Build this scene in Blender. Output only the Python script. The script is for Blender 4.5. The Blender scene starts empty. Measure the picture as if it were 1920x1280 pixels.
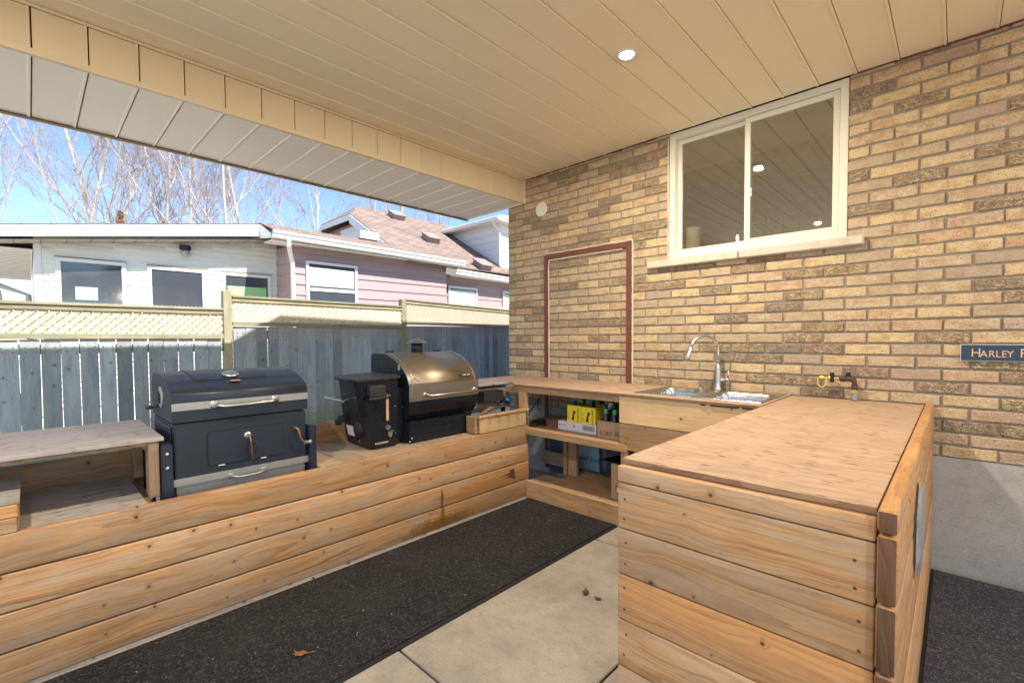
import bpy, bmesh, math, random
from mathutils import Vector, Matrix
random.seed(7)
R = math.radians
S = bpy.context.scene
COL = S.collection
# ------------------------------------------------------------------ camera
cam_d = bpy.data.cameras.new('camera'); cam = bpy.data.objects.new('camera', cam_d); COL.objects.link(cam)
YAW, PITCH, ROLL = 0.76465, 0.032434, -0.006539
f_ = Vector((-math.sin(YAW)*math.cos(PITCH), math.cos(YAW)*math.cos(PITCH), -math.sin(PITCH)))
r_ = Vector((math.cos(YAW), math.sin(YAW), 0)); u_ = r_.cross(f_)
cr = r_*math.cos(ROLL)+u_*math.sin(ROLL); cu = -r_*math.sin(ROLL)+u_*math.cos(ROLL)
CAMP = Vector((3.41735, -3.51519, 1.32))
m = Matrix.Identity(4)
for i in range(3):
    m[i][0] = cr[i]; m[i][1] = cu[i]; m[i][2] = -f_[i]; m[i][3] = CAMP[i]
cam.matrix_world = m
cam_d.sensor_width = 36; cam_d.lens = 868.4546/1920*36
cam_d.shift_y = 21.23/1920
cam_d.clip_start = 0.05; cam_d.clip_end = 600
S.camera = cam
def pxof(P):
    d = Vector(P)-CAMP; z = d.dot(f_)
    if z < .1: return None
    return (960+868.45*d.dot(cr)/z, 640-868.45*d.dot(cu)/z+21.2)
# ------------------------------------------------------------------ world, sun, exposure
SUNV = Vector((1.0, 0.2, 1.25)).normalized()
EL = math.asin(SUNV.z); ROT = math.atan2(SUNV.x, SUNV.y)
w = bpy.data.worlds.new('World'); S.world = w; w.use_nodes = True
nt = w.node_tree
bg = nt.nodes['Background']
sky = nt.nodes.new('ShaderNodeTexSky'); sky.sky_type = 'NISHITA'; sky.sun_disc = False
sky.sun_elevation = EL; sky.sun_rotation = ROT
sky.air_density = 1.0; sky.dust_density = 0.0; sky.ozone_density = 3.6
nt.links.new(sky.outputs[0], bg.inputs[0]); bg.inputs[1].default_value = 0.084
sl = bpy.data.lights.new('sun', 'SUN'); sl.energy = 3.7; sl.angle = R(0.53); sl.color = (1, .95, .88)
so = bpy.data.objects.new('sun', sl); COL.objects.link(so)
so.rotation_euler = (-SUNV).to_track_quat('-Z', 'Y').to_euler()
S.view_settings.view_transform = 'Standard'; S.view_settings.look = 'None'
S.view_settings.gamma = 1; S.view_settings.use_curve_mapping = False
S.view_settings.exposure = 1.54
S.render.engine = 'CYCLES'
S.cycles.max_bounces = 10; S.cycles.diffuse_bounces = 6; S.cycles.glossy_bounces = 4
S.cycles.transparent_max_bounces = 8; S.cycles.sample_clamp_indirect = 6
# ------------------------------------------------------------------ material helpers
def NT(name):
    mt = bpy.data.materials.new(name); mt.use_nodes = True
    return mt, mt.node_tree, mt.node_tree.nodes['Principled BSDF']
def nd(nt, typ, ins=None, **pr):
    n = nt.nodes.new('ShaderNode'+typ)
    for k, v in pr.items(): setattr(n, k, v)
    for k, v in (ins or {}).items():
        if isinstance(v, bpy.types.NodeSocket): nt.links.new(v, n.inputs[k])
        else: n.inputs[k].default_value = v
    return n
def mth(nt, op, a, b=0.0, c=None, clamp=False):
    ins = {0: a, 1: b}
    if c is not None: ins[2] = c
    return nd(nt, 'Math', ins, operation=op, use_clamp=clamp).outputs[0]
def mix(nt, fac, a, b, blend='MIX'):
    n = nt.nodes.new('ShaderNodeMix'); n.data_type = 'RGBA'; n.blend_type = blend
    for k, v in ((0, fac), (6, a), (7, b)):
        if isinstance(v, bpy.types.NodeSocket): nt.links.new(v, n.inputs[k])
        else: n.inputs[k].default_value = (v if k == 0 or len(v) == 4 else (*v, 1))
    return n.outputs[2]
def ramp(nt, fac, stops, interp='LINEAR'):
    n = nt.nodes.new('ShaderNodeValToRGB'); n.color_ramp.interpolation = interp
    e = n.color_ramp.elements
    while len(e) < len(stops): e.new(.5)
    for i, (p, c) in enumerate(stops):
        e[i].position = p; e[i].color = (*c, 1) if len(c) == 3 else c
    nt.links.new(fac, n.inputs[0]); return n.outputs[0]
def step(nt, v, lo, hi):     # smooth mask 0..1
    n = nd(nt, 'MapRange', {0: v, 1: lo, 2: hi, 3: 0.0, 4: 1.0}, interpolation_type='SMOOTHSTEP'); return n.outputs[0]
def coords(nt, rnd=True, scale=(1, 1, 1), rot=(0, 0, 0)):
    tc = nd(nt, 'TexCoord').outputs['Object']
    if rnd:
        oi = nd(nt, 'ObjectInfo').outputs['Random']
        off = nd(nt, 'CombineXYZ', {0: mth(nt, 'MULTIPLY', oi, 37.0), 1: mth(nt, 'MULTIPLY', oi, 91.0), 2: mth(nt, 'MULTIPLY', oi, 53.0)}).outputs[0]
        tc = nd(nt, 'VectorMath', {0: tc, 1: off}, operation='ADD').outputs[0]
    if scale != (1, 1, 1) or rot != (0, 0, 0):
        tc = nd(nt, 'Mapping', {'Vector': tc, 'Scale': scale, 'Rotation': rot}).outputs[0]
    return tc
def scaled(nt, v, s): return nd(nt, 'Mapping', {'Vector': v, 'Scale': s}).outputs[0]
def noise(nt, v, sc, det=4, rough=.55, dist=0.0, out=0):
    return nd(nt, 'TexNoise', {'Vector': v, 'Scale': sc, 'Detail': det, 'Roughness': rough, 'Distortion': dist}).outputs[out]
def bump(nt, bs, h, strength=.3, dist=.01):
    b = nd(nt, 'Bump', {'Height': h, 'Strength': strength, 'Distance': dist}); nt.links.new(b.outputs[0], bs.inputs['Normal'])
def plain(name, col, rough=.6, metal=0, var=.12, nscale=6, bmp=0, bscale=60, spec=.5, coat=0):
    mt, nt, bs = NT(name)
    v = coords(nt)
    n = noise(nt, v, nscale, 5, .6)
    k = mth(nt, 'MULTIPLY_ADD', n, var*2, 1-var)
    nt.links.new(mix(nt, 1.0, (*col, 1), nd(nt, 'CombineColor', {0: k, 1: k, 2: k}).outputs[0], 'MULTIPLY'), bs.inputs['Base Color'])
    nt.links.new(mth(nt, 'MULTIPLY_ADD', noise(nt, v, nscale*4, 3), .25, rough-.12, clamp=True), bs.inputs['Roughness'])
    bs.inputs['Metallic'].default_value = metal
    bs.inputs['Specular IOR Level'].default_value = spec
    if coat: bs.inputs['Coat Weight'].default_value = coat
    if bmp: bump(nt, bs, noise(nt, v, bscale, 4), bmp, .004)
    return mt
def wood(name, c1, c2, cdark, grey=0.0, knots=.55, grain=1.0, rv=.40, rough=.62, gcol=(.33, .31, .28), kscale=6.4, kr=.054):
    mt, nt, bs = NT(name)
    v = coords(nt)
    vor = nd(nt, 'TexVoronoi', {'Vector': v, 'Scale': kscale, 'Randomness': 1.0}, voronoi_dimensions='2D')
    d = vor.outputs['Distance']; rc = nd(nt, 'SeparateColor', {0: vor.outputs['Color']}).outputs
    on = mth(nt, 'LESS_THAN', rc[0], knots)
    kr_ = mth(nt, 'MULTIPLY_ADD', rc[1], kr*.9, kr*.35)
    dn = mth(nt, 'ADD', d, mth(nt, 'MULTIPLY', mth(nt, 'SUBTRACT', noise(nt, v, 40, 2), .5), .03))
    kq = mth(nt, 'DIVIDE', dn, kr_)
    kmask = mth(nt, 'MULTIPLY', mth(nt, 'SUBTRACT', 1.0, step(nt, kq, .45, 1.0)), on)
    halo = mth(nt, 'MULTIPLY', mth(nt, 'SUBTRACT', 1.0, step(nt, kq, .8, 3.2)), on)
    low = noise(nt, scaled(nt, v, (.9, 3, 3)), 1.6, 3, .5)
    xyz = nd(nt, 'SeparateXYZ', {0: v}).outputs
    wy = mth(nt, 'ADD', xyz[1], mth(nt, 'ADD', mth(nt, 'MULTIPLY', low, .16), mth(nt, 'MULTIPLY', halo, .017)))
    gv = nd(nt, 'CombineXYZ', {0: xyz[0], 1: wy, 2: xyz[2]}).outputs[0]
    fine = noise(nt, scaled(nt, gv, (2.6, 85, 85)), 1.0, 5, .75)
    ringn = noise(nt, scaled(nt, gv, (.5, 16, 16)), 1.0, 1, .4)
    ring = mth(nt, 'FRACT', mth(nt, 'MULTIPLY', ringn, 9.0))
    ring = mth(nt, 'MULTIPLY', mth(nt, 'POWER', ring, 2.8), .95)
    blot = noise(nt, scaled(nt, v, (1.2, 5, 5)), 1.5, 3, .6)
    hair = noise(nt, scaled(nt, gv, (6, 260, 260)), 1.0, 3, .7)
    chk = step(nt, noise(nt, scaled(nt, gv, (1.1, 60, 60)), 1.0, 2, .5), .70, .76)
    col = mix(nt, step(nt, blot, .32, .68), c1, c2)
    col = mix(nt, mth(nt, 'MULTIPLY', ring, .55*grain, clamp=True), col, cdark)
    col = mix(nt, mth(nt, 'MULTIPLY', step(nt, fine, .47, .72), .6*grain), col, cdark)
    col = mix(nt, mth(nt, 'MULTIPLY', step(nt, hair, .5, .75), .3), col, cdark)
    col = mix(nt, mth(nt, 'MULTIPLY', chk, .6), col, tuple(x*.5 for x in cdark))
    if grey > 0:
        gm = mth(nt, 'MULTIPLY', step(nt, noise(nt, scaled(nt, v, (1.6, 9, 9)), 2.2, 5, .65), .5-.35*grey, .75-.2*grey), min(1, .35+grey*.6))
        col = mix(nt, gm, col, mix(nt, fine, tuple(x*.7 for x in gcol), tuple(min(1, x*1.35) for x in gcol)))
    col = mix(nt, mth(nt, 'MULTIPLY', halo, .35), col, cdark)
    col = mix(nt, mth(nt, 'MULTIPLY', kmask, .92), col, (.075, .028, .012))
    oi = nd(nt, 'ObjectInfo').outputs['Random']
    b = mth(nt, 'MULTIPLY_ADD', mth(nt, 'FRACT', mth(nt, 'MULTIPLY', oi, 13.7)), rv, 1-rv/2)
    bl2 = noise(nt, scaled(nt, v, (1.0, 4, 4)), 3.1, 5, .7)
    b = mth(nt, 'MULTIPLY', b, mth(nt, 'MULTIPLY_ADD', bl2, .8, .6))
    col = mix(nt, 1.0, col, nd(nt, 'CombineColor', {0: b, 1: mth(nt, 'MULTIPLY', b, mth(nt, 'MULTIPLY_ADD', blot, -.12, 1.06)), 2: mth(nt, 'MULTIPLY', b, mth(nt, 'MULTIPLY_ADD', blot, -.3, 1.15))}).outputs[0], 'MULTIPLY')
    nt.links.new(col, bs.inputs['Base Color'])
    bs.inputs['Roughness'].default_value = rough; bs.inputs['Specular IOR Level'].default_value = .3
    bump(nt, bs, mth(nt, 'SUBTRACT', fine, mth(nt, 'MULTIPLY', kmask, .5)), .35, .002)
    return mt
M = {}
M['cedar'] = wood('cedar_board', (.55, .295, .12), (.47, .295, .155), (.25, .11, .045), grey=.38, gcol=(.40, .32, .24), grain=1.25)
M['cedar_orange'] = wood('cedar_orange', (.56, .285, .105), (.50, .29, .14), (.30, .125, .05), grey=.05)
def stained(name, spots, base):
    mt = base.copy(); mt.name = name; nt = mt.node_tree; bs = nt.nodes['Principled BSDF']
    col = bs.inputs['Base Color'].links[0].from_socket
    v = nd(nt, 'TexCoord').outputs['Object']
    for (cx, cy, rx, ry, c, k, sharp) in spots:
        q = nd(nt, 'Mapping', {'Vector': v, 'Location': (-cx/rx, -cy/ry, 0), 'Scale': (1/rx, 1/ry, 0)}).outputs[0]
        dd = nd(nt, 'VectorMath', {0: q}, operation='LENGTH').outputs['Value']
        n = noise(nt, v, 22, 5, .75)
        m_ = mth(nt, 'MULTIPLY', mth(nt, 'SUBTRACT', 1.0, step(nt, mth(nt, 'ADD', dd, mth(nt, 'MULTIPLY', mth(nt, 'SUBTRACT', n, .5), sharp)), .35, 1.0)), k)
        col = mix(nt, m_, col, c)
    nt.links.new(col, bs.inputs['Base Color']); return mt
M['stained'] = stained('cedar_stained_low', [(1.11, -.045, .42, .075, (.17, .075, .008), .85, 1.6), (1.55, .0, .5, .12, (.26, .16, .07), .45, 1.4), (1.12, .04, .02, .1, (.09, .04, .01), .7, .5)], M['cedar'])
M['stained2'] = stained('cedar_stained_mid', [(1.115, -.02, .014, .10, (.07, .03, .01), .85, .4), (1.6, -.02, .5, .12, (.42, .17, .03), .5, 1.0)], M['cedar'])
M['pine'] = wood('pine_pale', (.60, .42, .225), (.56, .385, .205), (.38, .23, .11), grey=0, grain=.55, knots=.35)
M['deck'] = wood('deck_board', (.50, .345, .20), (.44, .32, .21), (.27, .15, .08), grey=.5, gcol=(.40, .36, .31))
M['fence'] = wood('fence_board', (.20, .26, .295), (.30, .35, .37), (.10, .135, .16), grey=.6, knots=.5, gcol=(.27, .33, .37), kscale=7, kr=.055, rv=.75)
M['fence'] = stained('fence_board_moss_sunlit', [(-.6, 0, .55, 1.5, (.15, .21, .13), .6, 1.6), (.66, 0, .16, 1.5, (.36, .33, .31), .5, 1.4)], M['fence'])  # moss green low; sunlit warmth at the board tops painted into the colour
M['rail'] = wood('fence_rail', (.27, .25, .145), (.33, .30, .20), (.14, .13, .07), grey=.2, knots=.2)
M['lattice'] = wood('lattice_wood', (.60, .50, .38), (.56, .51, .39), (.30, .21, .13), grey=.3, knots=0, gcol=(.5, .48, .38))
M['shelfwood'] = wood('shelf_wood', (.43, .27, .155), (.38, .245, .145), (.22, .115, .055), grey=.12, knots=.3)
M['endgrain'] = wood('end_grain', (.165, .085, .045), (.14, .075, .04), (.07, .033, .017), grain=1.0, knots=0)
def plywood(name, c1, c2, cdark, grey=0.0, gcol=(.42, .40, .40)):
    mt, nt, bs = NT(name)
    v = coords(nt, rnd=True)
    w1 = noise(nt, scaled(nt, v, (1.0, 2.2, 1)), 3.0, 3, .5)
    xyz = nd(nt, 'SeparateXYZ', {0: v}).outputs
    yy = mth(nt, 'MULTIPLY_ADD', w1, .13, xyz[1])
    gv = nd(nt, 'CombineXYZ', {0: xyz[0], 1: yy, 2: xyz[2]}).outputs[0]
    cont = mth(nt, 'FRACT', mth(nt, 'MULTIPLY', noise(nt, scaled(nt, gv, (.7, 8.5, 1)), 1.5, 2, .5), 9.0))
    cont = mth(nt, 'POWER', cont, 3.0)
    fine = noise(nt, scaled(nt, gv, (9, 140, 9)), 1.0, 4, .7)
    dash = nd(nt, 'TexVoronoi', {'Vector': scaled(nt, gv, (1.0, 3.2, 1)), 'Scale': 9.0}, voronoi_dimensions='2D')
    dc = nd(nt, 'SeparateColor', {0: dash.outputs['Color']}).outputs
    dm = mth(nt, 'MULTIPLY', mth(nt, 'SUBTRACT', 1.0, step(nt, dash.outputs['Distance'], .07, .17)), mth(nt, 'LESS_THAN', dc[0], .45))
    blot = noise(nt, v, 4.0, 4, .6)
    col = mix(nt, step(nt, blot, .3, .7), c1, c2)
    col = mix(nt, mth(nt, 'MULTIPLY', cont, .5), col, cdark)
    col = mix(nt, mth(nt, 'MULTIPLY', step(nt, fine, .45, .72), .6), col, cdark)
    if grey:
        streak = step(nt, noise(nt, scaled(nt, gv, (1.5, 22, 1)), 2.0, 5, .7), .45, .7)
        col = mix(nt, grey, col, mix(nt, streak, gcol, tuple(x*.45 for x in gcol)))
    st = step(nt, noise(nt, v, 5.5, 6, .68, .8), .55, .72)
    col = mix(nt, mth(nt, 'MULTIPLY', st, .5), col, cdark)
    col = mix(nt, mth(nt, 'MULTIPLY', dm, .85), col, (.12, .065, .04))
    nt.links.new(col, bs.inputs['Base Color'])
    bs.inputs['Roughness'].default_value = .6; bs.inputs['Specular IOR Level'].default_value = .3
    bump(nt, bs, mth(nt, 'SUBTRACT', fine, mth(nt, 'ADD', mth(nt, 'MULTIPLY', cont, .6), dm)), .4, .002)
    return mt
M['ply'] = plywood('plywood_top', (.51, .355, .245), (.45, .32, .225), (.22, .135, .085))
M['plygrey'] = plywood('plywood_weathered', (.47, .39, .31), (.43, .36, .30), (.25, .19, .15), grey=.72)
M['plyedge'] = wood('plywood_edge', (.34, .21, .12), (.30, .19, .115), (.13, .07, .04), grain=1.3, knots=0)
# brick
def brick_mat():
    mt, nt, bs = NT('brick')
    oi = nd(nt, 'ObjectInfo').outputs['Random']
    isl = nd(nt, 'NewGeometry').outputs['Random Per Island']
    rr = mth(nt, 'FRACT', mth(nt, 'ADD', mth(nt, 'MULTIPLY', oi, 7.31), mth(nt, 'MULTIPLY', isl, 3.77)))
    r2 = mth(nt, 'FRACT', mth(nt, 'MULTIPLY', rr, 17.3)); r3 = mth(nt, 'FRACT', mth(nt, 'MULTIPLY', rr, 91.7))
    tc = nd(nt, 'TexCoord').outputs['Object']
    off = nd(nt, 'CombineXYZ', {0: mth(nt, 'MULTIPLY', rr, 31.0), 1: mth(nt, 'MULTIPLY', r2, 17.0), 2: mth(nt, 'MULTIPLY', r3, 23.0)}).outputs[0]
    v = nd(nt, 'VectorMath', {0: tc, 1: off}, operation='ADD').outputs[0]
    base = ramp(nt, rr, [(0, (.57, .415, .245)), (.16, (.62, .465, .275)), (.3, (.53, .40, .27)), (.45, (.61, .48, .27)), (.6, (.56, .39, .25)), (.72, (.47, .36, .27)), (.84, (.58, .445, .27)), (.93, (.44, .345, .265)), (1, (.55, .365, .235))])
    blot = noise(nt, scaled(nt, v, (1, 1, 1.8)), 13, 4, .62)
    col = mix(nt, mth(nt, 'MULTIPLY', step(nt, blot, .42, .64), .6), base, (.40, .235, .135))
    col = mix(nt, mth(nt, 'MULTIPLY', step(nt, noise(nt, v, 17, 3, .6), .52, .72), .5), col, (.62, .50, .33))
    sp = noise(nt, v, 150, 4, .75)
    col = mix(nt, mth(nt, 'MULTIPLY', step(nt, sp, .53, .62), .7), col, (.15, .10, .065))
    col = mix(nt, mth(nt, 'MULTIPLY', step(nt, noise(nt, v, 120, 3, .7), .57, .66), .5), col, (.72, .62, .46))
    # flashed dark crackle on some bricks
    darkb = mth(nt, 'GREATER_THAN', r2, .74)
    crk = step(nt, noise(nt, scaled(nt, v, (1, 1, 1.6)), 62, 5, .75, 1.4), .47, .60)
    reg = step(nt, noise(nt, v, 11, 2), .36, .58)
    col = mix(nt, mth(nt, 'MULTIPLY', mth(nt, 'MULTIPLY', crk, darkb), mth(nt, 'MULTIPLY_ADD', reg, .55, .15)), col, (.155, .14, .125))
    wash = mth(nt, 'MULTIPLY', mth(nt, 'GREATER_THAN', r3, .72), .38)
    col = mix(nt, wash, col, (.30, .255, .205))
    nt.links.new(col, bs.inputs['Base Color'])
    bs.inputs['Roughness'].default_value = .88; bs.inputs['Specular IOR Level'].default_value = .2
    h = mth(nt, 'ADD', mth(nt, 'MULTIPLY', sp, .4), mth(nt, 'ADD', noise(nt, v, 45, 4, .7), mth(nt, 'MULTIPLY', mth(nt, 'MULTIPLY', crk, darkb), -.8)))
    bump(nt, bs, h, 1.0, .006)
    return mt
M['brick'] = brick_mat()
def conc(name, c1, c2, sp=.3, streak=False, bmp=.4):
    mt, nt, bs = NT(name)
    v = coords(nt, rnd=False)
    n1 = noise(nt, v, 2.3, 6, .65); n2 = noise(nt, v, 85, 4, .75); n3 = noise(nt, v, 11, 5, .7)
    col = mix(nt, step(nt, n1, .32, .68), c1, c2)
    col = mix(nt, mth(nt, 'MULTIPLY', step(nt, n3, .42, .75), .35), col, tuple(x*.6 for x in c1))
    col = mix(nt, mth(nt, 'MULTIPLY', step(nt, n2, .52, .72), sp), col, tuple(x*.38 for x in c1))
    col = mix(nt, mth(nt, 'MULTIPLY', step(nt, noise(nt, v, 150, 2, .6), .6, .75), sp), col, tuple(min(1, x*1.5) for x in c2))
    h = n2
    if streak:
        s = noise(nt, nd(nt, 'Mapping', {'Vector': v, 'Rotation': (0, 0, R(52)), 'Scale': (4, 150, 1)}).outputs[0], 1, 3, .7)
        col = mix(nt, mth(nt, 'MULTIPLY', step(nt, s, .45, .75), .22), col, tuple(x*.55 for x in c1)); h = mth(nt, 'ADD', n2, s)
    nt.links.new(col, bs.inputs['Base Color']); bs.inputs['Roughness'].default_value = .9; bs.inputs['Specular IOR Level'].default_value = .2
    bump(nt, bs, h, bmp, .004); return mt
M['mortar'] = conc('mortar', (.25, .21, .165), (.31, .265, .21), .35)
M['found'] = conc('foundation_parging', (.40, .385, .365), (.46, .445, .42), .4, bmp=.8)
M['slab'] = conc('patio_concrete', (.27, .248, .215), (.38, .345, .295), .5, True)
M['stone'] = conc('sill_stone', (.52, .46, .38), (.60, .54, .45), .15)
M['grass'] = conc('gravel_ground', (.42, .39, .34), (.48, .45, .39), .4)
def mat_mat(name, d, l, hl):
    mt, nt, bs = NT(name)
    v = coords(nt, rnd=False)
    vo = nd(nt, 'TexVoronoi', {'Vector': nd(nt, 'VectorMath', {0: v, 1: mix(nt, 1.0, (0, 0, 0, 1), nd(nt, 'TexNoise', {'Vector': v, 'Scale': 60}).outputs[1])}, operation='ADD').outputs[0], 'Scale': 120})
    n = noise(nt, v, 95, 3, .75, 1.2)
    col = mix(nt, step(nt, n, .50, .64), d, l)
    col = mix(nt, mth(nt, 'MULTIPLY', step(nt, noise(nt, v, 170, 2, .6), .66, .74), .6), col, hl)
    col = mix(nt, mth(nt, 'MULTIPLY', step(nt, noise(nt, v, 3.0, 4), .4, .7), .3), col, tuple(x*.5 for x in l))
    nt.links.new(col, bs.inputs['Base Color']); bs.inputs['Roughness'].default_value = .8; bs.inputs['Specular IOR Level'].default_value = .25
    bump(nt, bs, n, 1.0, .008); return mt
M['mat'] = mat_mat('floor_mat_black', (.010, .010, .011), (.085, .082, .084), (.26, .25, .245))
M['mat2'] = mat_mat('floor_mat_grey', (.035, .035, .045), (.19, .19, .215), (.52, .52, .56))
def alu(name, col, var=.06):
    mt, nt, bs = NT(name)
    v = coords(nt)
    n = noise(nt, scaled(nt, v, (1, 1, 1)), 1.7, 4, .6); f = noise(nt, v, 240, 2, .6)
    k = mth(nt, 'ADD', mth(nt, 'MULTIPLY_ADD', n, var*2.2, 1-var*1.1), mth(nt, 'MULTIPLY', mth(nt, 'SUBTRACT', f, .5), .08))
    c = mix(nt, 1.0, col, nd(nt, 'CombineColor', {0: k, 1: k, 2: k}).outputs[0], 'MULTIPLY')
    c = mix(nt, mth(nt, 'MULTIPLY', step(nt, noise(nt, v, 5, 6, .7), .62, .8), .25), c, tuple(x*.6 for x in col))
    nt.links.new(c, bs.inputs['Base Color']); bs.inputs['Roughness'].default_value = .48; bs.inputs['Specular IOR Level'].default_value = .4
    bump(nt, bs, mth(nt, 'ADD', f, mth(nt, 'MULTIPLY', noise(nt, v, 3.5, 2), 3)), .12, .004); return mt
M['ceil'] = alu('ceiling_aluminium', (.83, .73, .52))
M['beamcl'] = alu('beam_cladding_warmlit', (.72, .60, .405), .1)  # same cream metal; the warm light on it put into the colour
M['soff'] = alu('soffit_aluminium_daylit', (.86, .82, .72))  # same cream metal as the ceiling, daylight put into the paler colour
M['seam'] = plain('seam_brown_metal', (.22, .15, .07), .6)  # brown metal behind panel joints and on edges and flashing
M['white'] = plain('white_vinyl', (.78, .77, .73), .45, var=.05)
M['winframe'] = plain('window_frame_paint', (.70, .68, .58), .5, var=.08, nscale=14)
M['siding'] = plain('white_siding', (.84, .82, .74), .5, var=.04)
M['pink'] = plain('pink_siding', (.40, .285, .285), .5, var=.06)
M['siding_shade'] = plain('white_siding_shade', (.72, .74, .76), .5, var=.04)  # white siding with the bluish shade of the dormer side put in
M['soffitw'] = plain('neighbour_soffit', (.68, .66, .6), .6)
def shingles():
    mt, nt, bs = NT('roof_shingles')
    v = coords(nt, rnd=False)
    br = nd(nt, 'TexBrick', {'Vector': nd(nt, 'Mapping', {'Vector': v, 'Rotation': (0, 0, R(90))}).outputs[0], 'Color1': (.20, .145, .115, 1), 'Color2': (.29, .215, .18, 1), 'Mortar': (.08, .055, .045, 1), 'Scale': 1.0, 'Mortar Size': .010, 'Brick Width': .30, 'Row Height': .125, 'Bias': -.1})
    c = mix(nt, mth(nt, 'MULTIPLY', step(nt, noise(nt, v, 26, 4, .7), .55, .7), .6), br.outputs[0], (.16, .095, .075))
    c = mix(nt, mth(nt, 'MULTIPLY', step(nt, noise(nt, v, 2, 4, .7), .4, .7), .3), c, (.33, .25, .21))
    nt.links.new(c, bs.inputs['Base Color']); bs.inputs['Roughness'].default_value = .9
    bump(nt, bs, br.outputs[1], .6, .02); return mt
M['shingle'] = shingles()
M['blue'] = plain('painted_steel_blue_black', (.015, .0235, .040), .42, var=.25, nscale=9, spec=.5)
M['black'] = plain('black_enamel', (.008, .0115, .018), .30, var=.3, nscale=8)
M['blackm'] = plain('black_matte_metal', (.02, .021, .024), .6)
M['void'] = plain('dark_plastic', (.01, .01, .011), .6)
M['steel'] = plain('brushed_steel', (.56, .55, .53), .33, metal=1, var=.1, nscale=14)
M['sinksteel'] = plain('sink_steel', (.50, .51, .50), .26, metal=1, var=.1, nscale=5)
M['galv'] = plain('dull_steel_band', (.42, .42, .41), .5, metal=.8, var=.22, nscale=22)
M['bronze'] = plain('bronze_stainless_lid', (.34, .285, .22), .46, metal=1, var=.06, nscale=5)
M['lidsteel'] = plain('grey_stainless_lid', (.42, .41, .40), .38, metal=1, var=.06)
M['copper'] = plain('rusty_copper', (.36, .17, .08), .5, metal=.6, var=.3, nscale=50)
M['rustpipe'] = plain('rusty_iron', (.11, .055, .04), .75, metal=.3, var=.4, nscale=60, bmp=.4)
M['brass'] = plain('brass', (.62, .43, .12), .4, metal=.8)
M['yellowp'] = plain('yellow_wire', (.85, .65, .06), .5)
M['redpaint'] = plain('red_brown_paint', (.155, .045, .028), .55, var=.25, nscale=30)
M['caulk'] = plain('pale_caulk', (.62, .54, .42), .8, var=.15, nscale=30, bmp=.5)
M['paper'] = plain('white_paper', (.72, .72, .74), .7)
M['cardw'] = plain('white_card', (.62, .63, .70), .7, var=.06)
M['kraft'] = plain('kraft_card', (.40, .27, .17), .8, var=.08)
M['yellow'] = plain('yellow_card', (.80, .66, .035), .55, var=.05)
M['ink'] = plain('black_ink', (.025, .02, .02), .7)
M['inkb'] = plain('blue_ink', (.02, .03, .12), .7)
M['pinkplate'] = plain('faded_red_label', (.42, .26, .25), .6)
M['vent'] = plain('brown_roof_vent', (.30, .23, .20), .6)
M['plant2'] = plain('pale_crumbs', (.42, .34, .25), .9, var=.4, nscale=3)
M['inkr'] = plain('red_ink', (.6, .09, .05), .7)
M['greenglass'] = plain('green_bottle_glass', (.012, .06, .025), .1, spec=.8)
M['brownglass'] = plain('dark_bottle_glass', (.012, .016, .010), .08, spec=.8)
M['label'] = plain('green_neck_label', (.06, .42, .24), .5)
M['signb'] = plain('navy_sign_paint', (.018, .045, .085), .55, var=.2, nscale=40)
M['signt'] = plain('copper_letter_paint', (.68, .40, .24), .6)
M['paleboard'] = plain('pale_blue_board', (.33, .49, .56), .7, var=.12, nscale=10)
M['darkpanel'] = plain('dark_blue_panel', (.055, .085, .13), .7, var=.35, nscale=12)
M['pellet'] = plain('wood_pellets', (.58, .34, .17), .8, var=.5, nscale=90)
M['leaf'] = plain('dry_leaf', (.22, .10, .06), .8, var=.3, nscale=60)
M['leaf2'] = plain('orange_dry_leaf', (.45, .20, .08), .8, var=.3, nscale=60)
M['cloth'] = plain('blue_cloth', (.02, .22, .55), .8)
M['foil'] = plain('hammered_aluminium', (.60, .62, .65), .4, metal=.35, var=.75, nscale=22, bmp=.8, bscale=40)
M['bark'] = plain('pale_bark', (.50, .45, .41), .9, var=.3, nscale=5)
M['bark2'] = plain('grey_bark', (.30, .26, .24), .9, var=.35, nscale=5)
M['twig'] = plain('twig_bark', (.33, .26, .25), .9, var=.25)
M['rustleaf'] = plain('rust_foliage', (.34, .17, .10), .9, var=.35, nscale=4)
M['taupe'] = plain('room_wall', (.52, .42, .33), .9)
M['ceramic'] = plain('white_ceramic', (.75, .73, .68), .4)
M['plant'] = plain('plant_green', (.08, .15, .05), .6)
M['duct'] = plain('galvanised_duct', (.32, .31, .27), .5, metal=.5, var=.25)
M['blind'] = plain('roller_blind', (.72, .74, .68), .7, var=.05)
M['greenblind'] = plain('green_blind', (.34, .60, .26), .7)
def emis(name, col, st):
    mt, nt, bs = NT(name)
    nt.links.new(nd(nt, 'RGB').outputs[0], bs.inputs['Base Color'])
    bs.inputs['Emission Color'].default_value = (*col, 1); bs.inputs['Emission Strength'].default_value = st
    return mt
M['lampglow'] = emis('lamp_lens', (1, .93, .78), 6)
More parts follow.
